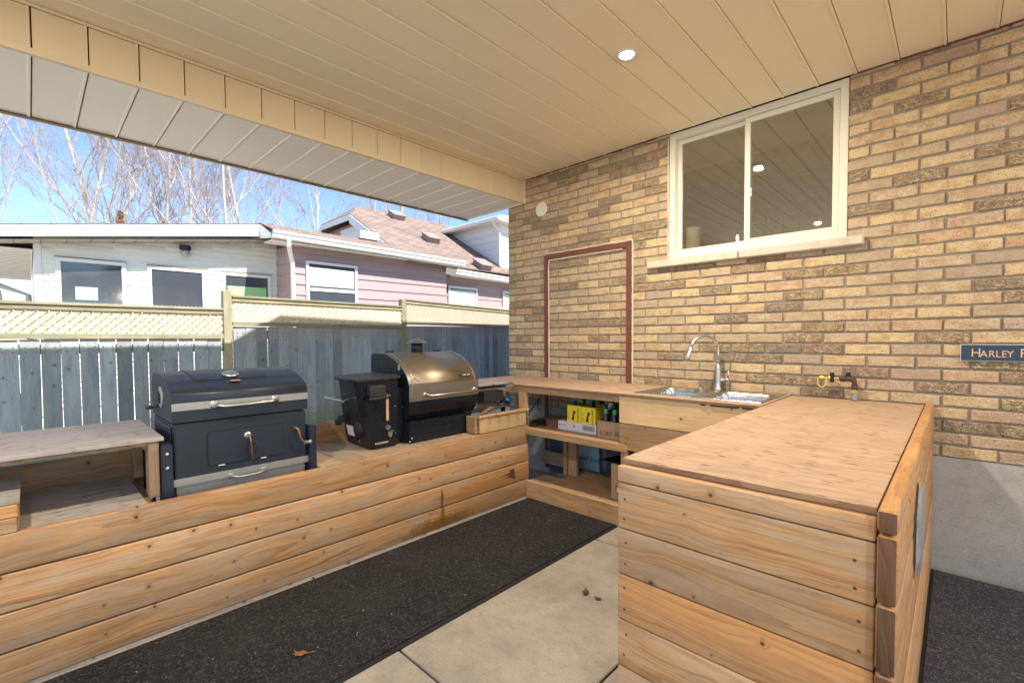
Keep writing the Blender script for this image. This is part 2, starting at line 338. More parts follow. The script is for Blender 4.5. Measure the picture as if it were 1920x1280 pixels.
def glass(name, tint=(.9, .9, .88), ior=1.55, tr=.9):
    mt = bpy.data.materials.new(name); mt.use_nodes = True; nt = mt.node_tree; nt.nodes.clear()
    o = nd(nt, 'OutputMaterial'); fr = nd(nt, 'Fresnel', {0: ior})
    g = nd(nt, 'BsdfGlossy', {'Color': (1, 1, 1, 1), 'Roughness': .01}); t = nd(nt, 'BsdfTransparent', {0: (*tint, 1)})
    n = noise(nt, coords(nt), 1.3, 3); b = nd(nt, 'Bump', {'Height': n, 'Strength': .04, 'Distance': .02}); nt.links.new(b.outputs[0], g.inputs['Normal'])
    m_ = nd(nt, 'MixShader', {0: mth(nt, 'MULTIPLY_ADD', fr.outputs[0], 2.0, .17, clamp=True), 1: t.outputs[0], 2: g.outputs[0]})
    nt.links.new(m_.outputs[0], o.inputs[0]); return mt
M['glass'] = glass('window_glass', (.85, .83, .76), 1.6)
M['dglass'] = plain('dark_window_glass', (.06, .07, .085), .08, spec=1.0, var=.2)
# ------------------------------------------------------------------ object helpers
WL = {}
def link(o, parent=None, world=None):
    COL.objects.link(o)
    world = world or Matrix.Identity(4)
    WL[o.name] = world
    if parent:
        o.parent = parent
        o.matrix_basis = WL[parent.name].inverted() @ world
    else: o.matrix_basis = world
    return o
def thing(name, label, cat, loc=(0, 0, 0), group=None):
    o = bpy.data.objects.new(name, None); o.empty_display_size = .1
    link(o, None, Matrix.Translation(loc)); o['label'] = label; o['category'] = cat
    if group: o['group'] = group
    return o
def tag(o, label=None, cat=None, group=None, kind=None):
    if label: o['label'] = label
    if cat: o['category'] = cat
    if group: o['group'] = group
    if kind: o['kind'] = kind
    return o
def mesh_of(bm, mats, smooth=False, name='mesh'):
    me = bpy.data.meshes.new(name); bm.normal_update(); bm.to_mesh(me); bm.free()
    for x in (mats if isinstance(mats, (list, tuple)) else [mats]): me.materials.append(x)
    if smooth:
        for p in me.polygons: p.use_smooth = True
    return me
def put(name, bm, mat, parent=None, loc=None, rot=None, smooth=False, center=True):
    """world-space bmesh -> object whose origin is at its centre"""
    if rot is None and loc is None:
        if center and len(bm.verts):
            c = sum((v.co for v in bm.verts), Vector())/len(bm.verts)
            for v in bm.verts: v.co -= c
            wm = Matrix.Translation(c)
        else: wm = Matrix.Identity(4)
    else: wm = Matrix.Translation(loc or (0, 0, 0)) @ (rot.to_4x4() if rot else Matrix.Identity(4))
    me = mesh_of(bm, mat, smooth, name)
    if smooth == 'auto':
        pass
    return link(bpy.data.objects.new(name, me), parent, wm)
_cache = {}
def boxmesh(dx, dy, dz, bev, mat, segs=1):
    k = (round(dx, 4), round(dy, 4), round(dz, 4), bev, mat.name, segs)
    if k in _cache: return _cache[k]
    bm = bmesh.new(); bmesh.ops.create_cube(bm, size=1)
    for v in bm.verts: v.co = Vector((v.co.x*dx, v.co.y*dy, v.co.z*dz))
    if bev: bmesh.ops.bevel(bm, geom=list(bm.edges), offset=min(bev, .45*min(dx, dy, dz)), segments=segs, affect='EDGES', profile=.5)
    me = mesh_of(bm, mat, segs > 1, 'box'); _cache[k] = me; return me
AX = {'x': Vector((1, 0, 0)), 'y': Vector((0, 1, 0)), 'z': Vector((0, 0, 1))}
def box(name, lo, hi, mat, parent=None, bev=.002, along=None, wide=None, segs=1, jit=0):
    """box between two corners; local x runs along its longest side, local y across the face named by wide"""
    lo, hi = Vector(lo), Vector(hi); c = (lo+hi)/2; d = hi-lo
    dims = {'x': abs(d.x), 'y': abs(d.y), 'z': abs(d.z)}
    if along is None: along = max(dims, key=dims.get)
    rest = [a for a in 'xyz' if a != along]
    if wide is None: wide = max(rest, key=lambda a: dims[a])
    th = [a for a in 'xyz' if a not in (along, wide)][0]
    a, b = AX[along], AX[wide]; n = a.cross(b)
    rot = Matrix((a, b, n)).transposed().to_4x4()
    me = boxmesh(dims[along], dims[wide], dims[th], bev, mat, segs)
    wm = Matrix.Translation(c) @ rot
    if jit: wm = wm @ Matrix.Rotation(random.gauss(0, jit), 4, 'Z') @ Matrix.Rotation(random.gauss(0, jit), 4, 'Y')
    return link(bpy.data.objects.new(name, me), parent, wm)
def bbox(bm, lo, hi, rot=None):
    lo, hi = Vector(lo), Vector(hi); c = (lo+hi)/2; d = hi-lo
    r = bmesh.ops.create_cube(bm, size=1)['verts']
    for v in r:
        q = Vector((v.co.x*d.x, v.co.y*d.y, v.co.z*d.z))
        if rot: q = rot @ q
        v.co = q+c
    return r
def tube(bm, pts, rad, seg=8, cap=True):
    pts = [Vector(p) for p in pts]; n = len(pts); rings = []
    rads = rad if isinstance(rad, (list, tuple)) else [rad]*n
    up = None
    for i, p in enumerate(pts):
        t = (pts[min(i+1, n-1)]-pts[max(i-1, 0)]).normalized()
        if up is None: up = t.orthogonal().normalized()
        up = (up - t*up.dot(t))
        up = up.normalized() if up.length > 1e-6 else t.orthogonal().normalized()
        s = t.cross(up)
        rings.append([bm.verts.new(p+(up*math.cos(a)+s*math.sin(a))*rads[i]) for a in [2*math.pi*k/seg for k in range(seg)]])
    for i in range(n-1):
        for k in range(seg):
            bm.faces.new((rings[i][k], rings[i][(k+1) % seg], rings[i+1][(k+1) % seg], rings[i+1][k]))
    if cap and seg > 2:
        bm.faces.new(rings[0][::-1]); bm.faces.new(rings[-1])
def lathe(bm, prof, c=(0, 0, 0), axis='z', seg=20):
    """prof: (radius, height)"""
    rings = []
    for r, h in prof:
        ring = []
        for k in range(seg):
            a = 2*math.pi*k/seg; u, v = math.cos(a)*r, math.sin(a)*r
            q = {'z': (u, v, h), 'x': (h, u, v), 'y': (v, h, u)}[axis]
            ring.append(bm.verts.new(Vector(q)+Vector(c)))
        rings.append(ring)
    for i in range(len(rings)-1):
        for k in range(seg): bm.faces.new((rings[i][k], rings[i][(k+1) % seg], rings[i+1][(k+1) % seg], rings[i+1][k]))
    bm.faces.new(rings[0][::-1]); bm.faces.new(rings[-1])
def extr(bm, prof, a, b, axis='y', closed=True):
    """extrude a closed (u,z)/(u,v) profile between a and b along axis"""
    def P(u, v, t): return {'y': (u, t, v), 'x': (t, u, v), 'z': (u, v, t)}[axis]
    A = [bm.verts.new(P(u, v, a)) for u, v in prof]; B = [bm.verts.new(P(u, v, b)) for u, v in prof]
    n = len(prof)
    for i in range(n if closed else n-1): bm.faces.new((A[i], A[(i+1) % n], B[(i+1) % n], B[i]))
    if closed: bm.faces.new(A[::-1]); bm.faces.new(B)
def rrect(cx, cy, hx, hy, r, n=5):
    out = []
    for sx, sy, a0 in ((1, 1, 0), (-1, 1, 90), (-1, -1, 180), (1, -1, 270)):
        for k in range(n+1):
            a = R(a0+90*k/n); out.append((cx+sx*(hx-r)+r*math.cos(a), cy+sy*(hy-r)+r*math.sin(a)))
    return out
def text(name, s, size, loc, rot, mat, parent, ext=.0006, font_scale=1.0, align='CENTER', shear=0):
    cu_ = bpy.data.curves.new(name, 'FONT'); cu_.body = s; cu_.size = size; cu_.extrude = ext; cu_.align_x = align; cu_.align_y = 'CENTER'
    cu_.resolution_u = 3; cu_.shear = shear
    o = bpy.data.objects.new(name, cu_); COL.objects.link(o)
    dg = bpy.context.evaluated_depsgraph_get(); dg.update()
    me = bpy.data.meshes.new_from_object(o.evaluated_get(dg)); bpy.data.objects.remove(o)
    for v in me.vertices: v.co.x *= font_scale
    me.materials.clear(); me.materials.append(mat)
    return link(bpy.data.objects.new(name, me), parent, Matrix.Translation(loc) @ rot)
def face_rot(right, up):
    r, u = Vector(right).normalized(), Vector(up).normalized(); n = r.cross(u)
    return Matrix((r, u, n)).transposed().to_4x4()
def copy_tree(o, world, parent=None):
    c = o.copy(); COL.objects.link(c); WL[c.name] = world
    c.parent = parent
    c.matrix_basis = (WL[parent.name].inverted() @ world) if parent else world
    for ch in [x for x in bpy.data.objects if x.parent == o]:
        if ch.name in WL and ch is not c: copy_tree(ch, world @ (WL[o.name].inverted() @ WL[ch.name]), c)
    return c
# ------------------------------------------------------------------ ground
bm = bmesh.new(); bbox(bm, (-120, -120, -.2), (120, 120, -.03))
tag(put('ground', bm, M['grass']), 'pale gravel ground around the houses', kind='structure')
patio = bpy.data.objects.new('patio', None); link(patio); tag(patio, 'brushed concrete patio floor in large slabs under the porch roof', kind='structure')
xs = [-.66, .9, 2.455, 4.0, 5.6, 7.2, 8.8]; ys = [-9.0, -7.0, -5.4, -4.0, -2.46, -.98, -.02]
for i in range(len(xs)-1):
    for j in range(len(ys)-1):
        box('slab', (xs[i]+.005, ys[j]+.005, -.12), (xs[i+1]-.005, ys[j+1]-.005, 0), M['slab'], patio, bev=.004, along='x', wide='y')
box('joint_filler', (-.65, -8.99, -.1), (8.79, -.03, -.012), M['void'], patio, bev=0)
# ------------------------------------------------------------------ brick wall with window
wall = thing('brick_wall', 'buff and tan brick house wall on a grey parged concrete base', 'wall', (0, 0, 0))
zb, H, LN = .64, .07, .225
WX0, WX1, WZ0, WZ1 = 1.76, 2.92, 1.925, 2.906
bm = bmesh.new()
for lo, hi in (((0.004, .009, zb), (WX0-.004, .22, 2.95)), ((WX1+.004, .009, zb), (7.2, .22, 2.95)), ((WX0-.004, .009, zb), (WX1+.004, .22, WZ0-.03))): bbox(bm, lo, hi)
put('mortar', bm, M['mortar'], wall)
bm = bmesh.new(); bbox(bm, (0, .002, -.1), (7.2, .22, zb)); put('foundation', bm, M['found'], wall)
bricks = []
SX0, SX1 = 1.603, 3.006
for k in range(33):
    z0 = zb+k*H+.006; z1 = min(zb+(k+1)*H-.006, 2.903)
    if z1-z0 < .012: continue
    x = -.1225 if k % 2 else -.012-.0
    x = (.1 if k % 2 else .2125)-LN
    while x < 7.2:
        a, b = max(x+.006, .0), min(x+LN-.006, 7.2); x += LN
        segs = [(a, b)]
        if z1 > WZ0-.02:
            segs = []
            if a < WX0: segs.append((a, min(b, WX0)))
            if b > WX1: segs.append((max(a, WX1), b))
        zz0, zz1 = z0, z1
        if 1.868 < (z0+z1)/2 < 1.928: segs = [s for s in ([(a, min(b, SX0))] if a < SX0 else [])+([(max(a, SX1), b)] if b > SX1 else []) ]
        for s in segs:
            if s[1]-s[0] > .015: bricks.append((s[0], s[1], zz0, zz1))
def brick_bm(bm, w_, h_, t0=.09):
    n1 = 5; out = []
    for i in range(n1+1): out.append((-w_/2+w_*i/n1, -h_/2))
    out.append((w_/2, 0))
    for i in range(n1+1): out.append((w_/2-w_*i/n1, h_/2))
    out.append((-w_/2, 0))
    o1 = [(x+random.gauss(0, .0009), z+random.gauss(0, .0011)) for x, z in out]
    cr_ = .0045
    A = [bm.verts.new((x, -t0/2+.004, z)) for x, z in o1]
    B = [bm.verts.new((x*(1-2*cr_/w_)+random.gauss(0, .0006), -t0/2+random.gauss(0, .0005), z*(1-2*cr_/h_)+random.gauss(0, .0006))) for x, z in o1]
    C_ = [bm.verts.new((x, t0/2, z)) for x, z in out]
    n = len(out)
    for i in range(n):
        j = (i+1) % n; bm.faces.new((A[i], A[j], B[j], B[i])); bm.faces.new((C_[i], C_[j], A[j], A[i]))
    bm.faces.new(B); return A+B+C_
BV = []
for _ in range(14):
    b_ = bmesh.new(); brick_bm(b_, .213, .058); BV.append(mesh_of(b_, M['brick'], name='brick'))
def area(br):
    c = ((br[0]+br[1])/2, 0, (br[2]+br[3])/2); p = pxof(c)
    if not p or not (-10 < p[0] < 1935 and -10 < p[1] < 1290): return 0
    if c[0] < 3.33 and c[2] < .90 and not (.87 < c[0] < 1.73 and c[2] > .64 and 0): return 0
    a, b, d = pxof((br[0], 0, br[2])), pxof((br[1], 0, br[2])), pxof((br[0], 0, br[3]))
    return abs((b[0]-a[0])*(d[1]-a[1]))
bricks.sort(key=area, reverse=True)
bm2 = bmesh.new()
for i, (a, b, z0, z1) in enumerate(bricks):
    y0 = random.uniform(-.0015, .0015); tilt = random.gauss(0, .0008)
    a += random.uniform(-.002, .002) if a > .01 else 0
    if i < 298:
        if abs(b-a-.213) < .003 and abs(z1-z0-.058) < .001: me = random.choice(BV)
        else:
            b_ = bmesh.new(); brick_bm(b_, b-a, z1-z0); me = mesh_of(b_, M['brick'], name='brick')
        link(bpy.data.objects.new('brick', me), wall, Matrix.Translation(((a+b)/2, y0+.045, (z0+z1)/2+random.gauss(0, .0006))) @ Matrix.Rotation(random.gauss(0, .007), 4, 'Y') @ Matrix.Rotation(random.gauss(0, .005), 4, 'Z'))
    else:
        for v in brick_bm(bm2, b-a, z1-z0): v.co += Vector(((a+b)/2, y0+.045, (z0+z1)/2))
tag(put('remaining_bricks', bm2, M['brick'], wall, center=False), kind='stuff')
# window
win = bpy.data.objects.new('window', None); link(win, wall, Matrix.Translation((2.34, .06, 2.4)))
def fr(x0, x1, z0, z1, y0, y1, wd, name='window_frame', mat=M['winframe'], par=win):
    bm = bmesh.new()
    bbox(bm, (x0, y0, z0), (x0+wd, y1, z1)); bbox(bm, (x1-wd, y0, z0), (x1, y1, z1))
    bbox(bm, (x0+wd, y0+.001, z1-wd), (x1-wd, y1-.001, z1)); bbox(bm, (x0+wd, y0+.001, z0), (x1-wd, y1-.001, z0+wd))
    bmesh.ops.bevel(bm, geom=list(bm.edges), offset=.003, segments=1, affect='EDGES')
    return put(name, bm, mat, par)
fr(WX0+.003, WX1-.003, WZ0+.002, 2.903, .012, .15, .045)
fr(WX0+.049, 2.352, WZ0+.049, 2.856, .065, .09, .032, 'sash')
fr(2.312, WX1-.05, WZ0+.049, 2.856, .03, .06, .036, 'sash')
for x0, x1, y in ((WX0+.08, 2.33, .078), (2.345, WX1-.083, .046)):
    bm = bmesh.new(); bbox(bm, (x0, y-.002, WZ0+.08), (x1, y+.002, 2.827)); put('pane', bm, M['glass'], win)
box('latch', (2.350, .018, 2.30), (2.362, .03, 2.36), M['winframe'], win)
for a, b in ((SX0, 2.293), (2.305, SX1)):
    box('stone_sill', (a, -.052, 1.868), (b, .03, 1.922), M['stone'], win, bev=.006)
bm = bmesh.new(); bbox(bm, (2.293, -.044, 1.872), (2.305, .02, 1.917)); put('sill_joint', bm, M['mortar'], win)
bm = bmesh.new()
tube(bm, [(WX0-.002, .004, WZ0+i*.05) for i in range(20)], [.004+random.random()*.004 for _ in range(20)], 6); put('caulk_bead', bm, M['caulk'], win)
# rust stains: angle strip of reddish paint at the wall head
bm = bmesh.new()
for i in range(70):
    x = .26+i*.1
    if WX0-.1 < x < WX1: continue
    bbox(bm, (x, -.006-random.random()*.004, 2.893+random.random()*.005), (x+.1, .006, 2.9055))
put('rusty_head_strip', bm, M['redpaint'], wall)
# room behind the window
room = bpy.data.objects.new('room', None); link(room); tag(room, 'dim taupe room behind the sliding window', kind='structure')
bm = bmesh.new()
X0, X1, Y0, Y1, Z0, Z1 = .3, 4.4, .23, 4.2, .9, 3.12
for lo, hi in (((X0, Y0, Z0-.05), (X1, Y1, Z0)), ((X0, Y1, Z0), (X1, Y1+.05, Z1)), ((X0-.05, Y0, Z0), (X0, Y1, Z1)), ((X1, Y0, Z0), (X1+.05, Y1, Z1))): bbox(bm, lo, hi)
put('room_wall', bm, M['taupe'], room)
bm = bmesh.new(); bbox(bm, (X0, Y0-.02, Z1), (X1, Y1, Z1+.05)); put('room_ceiling', bm, M['taupe'], room)
t = thing('duct', 'round silver duct along the top of the window inside the room', 'duct', (2.3, .5, 2.86))
bm = bmesh.new(); tube(bm, [(.8+i*.05, .55, 2.90+.004*(i % 2)) for i in range(60)], [.12+.003*(i % 2) for i in range(60)], 18)
put('duct_pipe', bm, M['duct'], t, smooth=True)
t = thing('paper_towel', 'white paper towel roll standing inside the window at its left end', 'paper towel', (1.88, .17, 1.925))
bm = bmesh.new(); lathe(bm, [(.02, 0), (.055, 0), (.055, .26), (.02, .26)], (1.885, .19, 1.926), 'z', 20); put('paper_roll', bm, M['paper'], t)
bm = bmesh.new(); lathe(bm, [(.018, .0), (.018, .262)], (1.885, .19, 1.927), 'z', 12); put('cardboard_core', bm, M['kraft'], t)
t = thing('potted_plant', 'green leafy plant in a white pot on the inner window ledge', 'plant', (2.4, .2, 1.925))
bm = bmesh.new(); lathe(bm, [(.05, 0), (.075, .04), (.08, .11), (.07, .115)], (2.41, .24, 1.926), 'z', 18); put('pot', bm, M['ceramic'], t, smooth=True)
bm = bmesh.new()
for i in range(26):
    a = random.uniform(0, 6.28); r = random.uniform(.05, .13); h = random.uniform(.08, .19)
    tube(bm, [(2.41, .24, 2.03), (2.41+math.cos(a)*r*.5, .24+math.sin(a)*r*.4, 2.04+h*.8), (2.41+math.cos(a)*r, .24+math.sin(a)*r*.6, 2.03+h)], [.004, .014, .002], 4)
put('leaves', bm, M['plant'], t)
for x, y, zb_, lb in ((1.011, 3.913, 2.72, 'pendant lamp nearer the paper towel seen through the window'), (1.611, 3.925, 2.62, 'pendant lamp seen through the right pane of the window')):
    t = thing('pendant_lamp', lb, 'lamp', (x, y, 3.1), 'pendant lamps in the room')
    bm = bmesh.new(); lathe(bm, [(.07, 0), (.07, .03), (.01, .035)], (x, y, 3.075), 'z', 16); put('canopy', bm, M['blackm'], t)
    bm = bmesh.new(); tube(bm, [(x, y, 3.08), (x, y, zb_+.12)], .006, 6); put('cord', bm, M['blackm'], t)
    bm = bmesh.new(); lathe(bm, [(.008, .12), (.016, .1), (.018, .05), (.01, .02)], (x, y, zb_), 'z', 14); put('bulb', bm, M['lampglow'], t, smooth=True)
bm = bmesh.new(); bbox(bm, (-.0, .23, -.1), (.2, 8, 2.9)); tag(put('house_side_wall', bm, M['found']), 'grey side wall of the brick house round the corner', 'wall')
# upper roof of the own house (unseen, outline shaped to cast the stepped fence shade)
bm = bmesh.new(); extr(bm, [(-1.72, 2.98), (-1.72, 3.67), (-1.2, 4.06), (.57, 4.34), (3, 4.68), (9, 5.4), (9, 2.98)], .02, 5.9, 'x')
tag(put('shade_roof', bm, M['shingle']), 'unseen upper roof above the porch, shaped to shade the fence', 'roof')
# ------------------------------------------------------------------ porch ceiling, beam, soffit
CZ = 2.906; YF = -5.0
ceil = bpy.data.objects.new('ceiling', None); link(ceil); tag(ceil, 'cream aluminium plank ceiling of the porch', kind='structure')
seams = [3.55-.197*k for k in range(17)]
edges = sorted([.245]+seams+[3.55+.197*k for k in range(1, 12)]+[5.9])
def panel_mesh(wd, L, bead=.011):
    bm = bmesh.new()
    prof = [(-wd/2+.0015, .02), (-wd/2+.0015, .002), (-wd/2+.004, 0), (wd/2-bead-.005, 0), (wd/2-bead-.002, -.005), (wd/2-.004, -.006), (wd/2-.0015, -.003), (wd/2-.0015, .02)]
    extr(bm, prof, -L/2, L/2, 'y'); return bm
pm = {}
for a, b in zip(edges[:-1], edges[1:]):
    wd = round(b-a, 4)
    if wd < .03: continue
    L = -YF-.004
    if wd not in pm: pm[wd] = mesh_of(panel_mesh(wd, L), M['ceil'], name='ceiling_panel')
    link(bpy.data.objects.new('ceiling_panel', pm[wd]), ceil, Matrix.Translation(((a+b)/2, -L/2-.002, CZ+random.uniform(-.0008, .0008))))
box('ceiling_backing', (.25, YF, CZ+.021), (5.9, -.0, CZ+.05), M['seam'], ceil, bev=0)
bm = bmesh.new(); extr(bm, [(.243, CZ-.014), (.262, CZ-.014), (.262, CZ-.010), (.247, CZ-.008), (.247, CZ+.01), (.243, CZ+.01)], YF, -.003, 'y'); put('edge_trim', bm, M['ceil'], ceil)
bm = bmesh.new(); bbox(bm, (-.44, YF, CZ+.055), (5.9, -.0, CZ+.07)); extr(bm, [(-.695, 2.718), (-.44, CZ+.055), (-.44, CZ+.07), (-.695, 2.733)], YF, 0, 'y'); put('ceiling_deck', bm, M['void'], ceil)
bm = bmesh.new(); bbox(bm, (5.9, YF, 2.75), (5.94, 0, CZ+.07)); bbox(bm, (-.44, YF-.04, 2.75), (5.94, YF, CZ+.07)); put('porch_fascia', bm, M['white'], ceil)
beam = thing('boxed_beam', 'boxed porch beam clad in cream aluminium panels along the open side', 'beam', (-.2, -2.6, 2.677))
BZ = 2.677; XO = -.672
ys_ = [-.247-.2013*k for k in range(26) if -.247-.2013*k > YF]
yy = [-.004]+ys_+[YF]
bm = bmesh.new(); bbox(bm, (-.66, YF, BZ+.02), (.222, -.003, 2.715)); put('beam_core', bm, M['seam'], beam)
for a, b in zip(yy[:-1], yy[1:]):
    if a-b < .03: continue
    bm = bmesh.new()
    prof = [(b+.0028, .02), (b+.0028, .001), (b+.005, 0), (a-.017, 0), (a-.014, -.005), (a-.005, -.006), (a-.0028, -.002), (a-.0028, .02)]
    extr(bm, [(p, -q+.24) for p, q in prof], BZ+.022, CZ-.015, 'z')
    for v in bm.verts: v.co.x, v.co.y = v.co.y, v.co.x
    put('beam_panel', bm, M['beamcl'], beam)
    bm = bmesh.new(); extr(bm, [(p, BZ+q) for p, q in prof], -.655, .222, 'x'); put('soffit_panel', bm, M['soff'], beam)
bm = bmesh.new(); extr(bm, [(.219, BZ-.006), (.247, BZ-.006), (.247, BZ+.021), (.243, BZ+.021), (.243, BZ-.001), (.219, BZ-.001)], YF, -.003, 'y'); put('corner_trim', bm, M['beamcl'], beam)
bm = bmesh.new(); extr(bm, [(XO-.012, BZ-.012), (XO+.02, BZ-.012), (XO+.02, BZ-.004), (XO-.002, BZ-.003), (XO-.002, 2.718), (XO-.012, 2.718)], YF, .02, 'y'); put('drip_edge', bm, M['seam'], beam)
bm = bmesh.new(); extr(bm, [(XO-.03, BZ+.0), (XO-.013, BZ-.0), (XO-.013, 2.73), (XO-.03, 2.73)], YF, .02, 'y'); put('fascia_board', bm, M['white'], beam)
bm = bmesh.new(); bbox(bm, (-.66, -.02, BZ-.007), (.215, -.0, BZ+.0)); bbox(bm, (.225, -.012, BZ-.0), (.248, -.001, CZ-.015)); put('end_trim', bm, M['soff'], beam)
# lamps
def lamp(x, y, lab, e=21):
    t = thing('recessed_lamp', lab, 'lamp', (x, y, CZ), 'recessed porch ceiling lamps')
    bm = bmesh.new(); lathe(bm, [(.036, .004), (.052, -.010), (.054, -.004), (.053, .012), (.036, .012)], (x, y, CZ-.006), 'z', 28)
    put('trim_ring', bm, M['ceramic'], t, smooth=True)
    bm = bmesh.new(); lathe(bm, [(.036, -.001), (.036, .001)], (x, y, CZ-.012), 'z', 24); put('lens', bm, M['lampglow'], t)
    l = bpy.data.lights.new('lamp_light', 'AREA'); l.shape = 'DISK'; l.size = .07; l.energy = e; l.color = (1, .86, .66)
    o = bpy.data.objects.new('lamp_light', l); link(o, t, Matrix.Translation((x, y, CZ-.03)))
lamp(2.055, -1.15, 'lit round recessed lamp in the cream porch ceiling left of the window')
lamp(2.0, -4.0, 'lit recessed lamp behind the camera reflected low in the window')
lamp(5.2, -1.15, 'added unseen recessed lamp near the wall beyond the right edge')  # this lamp and the next are added out of view to light the porch
lamp(5.2, -4.0, 'added unseen recessed lamp at the far right rear of the porch ceiling')
# ------------------------------------------------------------------ wall fittings
t = thing('cover_plate', 'round cream cover plate on the brick wall below the beam', 'cover plate', (.465, -.01, 2.572))
bm = bmesh.new(); lathe(bm, [(.060, 0), (.071, -.004), (.071, -.012), (.064, -.017)], (.465, -.001, 2.572), 'y', 30); put('disc', bm, M['ceramic'], t)
t = thing('door_frame', 'red brown painted metal door frame outline fixed flat on the brick wall', 'door frame', (.98, -.01, 0))
def strip(name, pts, mat, y0=-.022, y1=-.001):
    bm = bmesh.new(); A = [bm.verts.new((x, y0, z)) for x, z in pts]; B = [bm.verts.new((x, y1, z)) for x, z in pts]; n = len(pts)
    bm.faces.new(A); bm.faces.new(B[::-1])
    for i in range(n): bm.faces.new((A[i], B[i], B[(i+1) % n], A[(i+1) % n]))
    bmesh.ops.recalc_face_normals(bm, faces=list(bm.faces)); put(name, bm, mat, t)
strip('frame_jamb', [(.505, .05), (.54, .05), (.545, 2.075), (.508, 2.115)], M['redpaint'])
strip('frame_jamb', [(1.40, .05), (1.445, .05), (1.447, 2.115), (1.402, 2.07)], M['redpaint'])
strip('frame_head', [(.51, 2.118), (1.446, 2.118), (1.40, 2.073), (.547, 2.078)], M['redpaint'], -.021)
bm = bmesh.new(); tube(bm, [(1.454, -.006, .9+i*.03+random.random()*.01) for i in range(41)]+[(1.45-i*.04, -.006, 2.128+random.uniform(-.002, .004)) for i in range(24)], [.006+random.random()*.004 for _ in range(65)], 6)
tube(bm, [(.552, -.008, .1+i*.06) for i in range(33)]+[(.56+i*.04, -.008, 2.066+random.uniform(-.002, .003)) for i in range(21)], [.0055+random.random()*.004 for _ in range(54)], 6)
put('caulk_bead', bm, M['caulk'], t)
# sign
t = thing('name_sign', 'navy wooden sign with copper capital letters on the brick wall', 'sign', (3.7, -.01, 1.22))
box('board', (3.437, -.022, 1.183), (4.12, -.002, 1.266), M['signb'], t, bev=.002)
bm = bmesh.new(); bbox(bm, (3.434, -.018, 1.180), (4.123, -.003, 1.1826)); bbox(bm, (3.434, -.018, 1.2664), (4.123, -.003, 1.269)); bbox(bm, (3.434, -.018, 1.1828), (3.4366, -.003, 1.2662)); put('worn_edge', bm, M['ceramic'], t)
fr_ = face_rot((1, 0, 0), (0, 0, 1))
FS = .86
SIGN = (('H', .064, 3.474), ('A', .050, 3.509), ('R', .050, 3.540), ('L', .050, 3.566), ('E', .050, 3.587), ('Y', .050, 3.606), ('R', .064, 3.651), ('D', .048, 3.69))[:7]
for ch, sz, x in SIGN:
    text('letter', ch, sz, (x, -.0228, 1.222 if sz > .06 else 1.217), fr_, M['signt'], t, align='LEFT', font_scale=FS)
# gas pipe
t = thing('gas_pipe', 'rusty gas pipe with brass valve and yellow loop low on the brick wall', 'gas pipe', (2.976, -.05, .93))
yp = -.055
bm = bmesh.new(); tube(bm, [(2.976, yp, .90), (2.976, yp, 1.03), (2.972, yp, 1.048), (2.957, yp, 1.056), (2.90, yp, 1.056)], [.013, .013, .017, .018, .012], 12); put('iron_pipe', bm, M['rustpipe'], t, smooth=True)
bm = bmesh.new(); lathe(bm, [(.019, 0), (.019, .025)], (2.905, yp, 1.056), 'x', 12); put('coupling', bm, M['rustpipe'], t)
bm = bmesh.new(); lathe(bm, [(.017, 0), (.017, .02)], (2.976, yp, 1.0), 'z', 12); put('coupling', bm, M['rustpipe'], t)
bm = bmesh.new(); tube(bm, [(2.90, yp, 1.056), (2.795, yp, 1.056)], .008, 10); lathe(bm, [(.014, 0), (.014, .02)], (2.845, yp, 1.056), 'x', 6); lathe(bm, [(.012, 0), (.012, .018)], (2.80, yp, 1.056), 'x', 6); put('brass_fitting', bm, M['brass'], t)
bm = bmesh.new(); tube(bm, [(2.790, yp-.016, 1.062), (2.790, yp-.02, 1.02), (2.803, yp-.02, 1.0), (2.822, yp-.02, 1.0), (2.834, yp-.02, 1.02), (2.834, yp-.016, 1.066)], .0024, 6); put('yellow_loop', bm, M['yellowp'], t)
for (xx, zz) in ((2.862, 1.062), (2.945, 1.068)):
    box('valve_handle', (xx-.011, yp-.012, zz), (xx+.011, yp+.01, zz+.028), M['void'], t)
    
box('valve_body', (2.853, yp-.015, 1.030), (2.872, yp+.012, 1.062), M['void'], t)
bm = bmesh.new(); bbox(bm, (2.958, yp-.026, .975), (2.996, yp-.018, .989)); lathe(bm, [(.012, 0), (.012, .02)], (2.976, yp-.028, .982), 'y', 10); put('shutoff_key', bm, M['brass'], t)
bm = bmesh.new(); lathe(bm, [(.0165, 0), (.0165, .05)], (2.976, yp, .93), 'z', 12); put('shutoff_body', bm, M['galv'], t)
# ------------------------------------------------------------------ floor mats
t = thing('floor_mat', 'long black coil floor mat between the planked bench and the concrete', 'mat', (1.3, -2.5, 0))
box('mat_pile', (.905, -5.1, .001), (1.712, -.72, .011), M['mat'], t, bev=.001, along='y')
box('mat_edge', (1.7125, -5.1, .001), (1.738, -.715, .0065), M['void'], t, bev=.001)
box('mat_edge', (.905, -.7195, .001), (1.7123, -.703, .0065), M['void'], t, bev=.001)
t = thing('floor_mat', 'grey speckled floor mat right of the bar counter along the foundation', 'mat', (4.3, -1.5, 0))
box('mat_pile', (3.348, -3.3, .001), (5.4, -.045, .011), M['mat2'], t, bev=.001, along='y')
box('mat_edge', (3.338, -3.3, .001), (3.3475, -.03, .0065), M['void'], t, bev=.001)
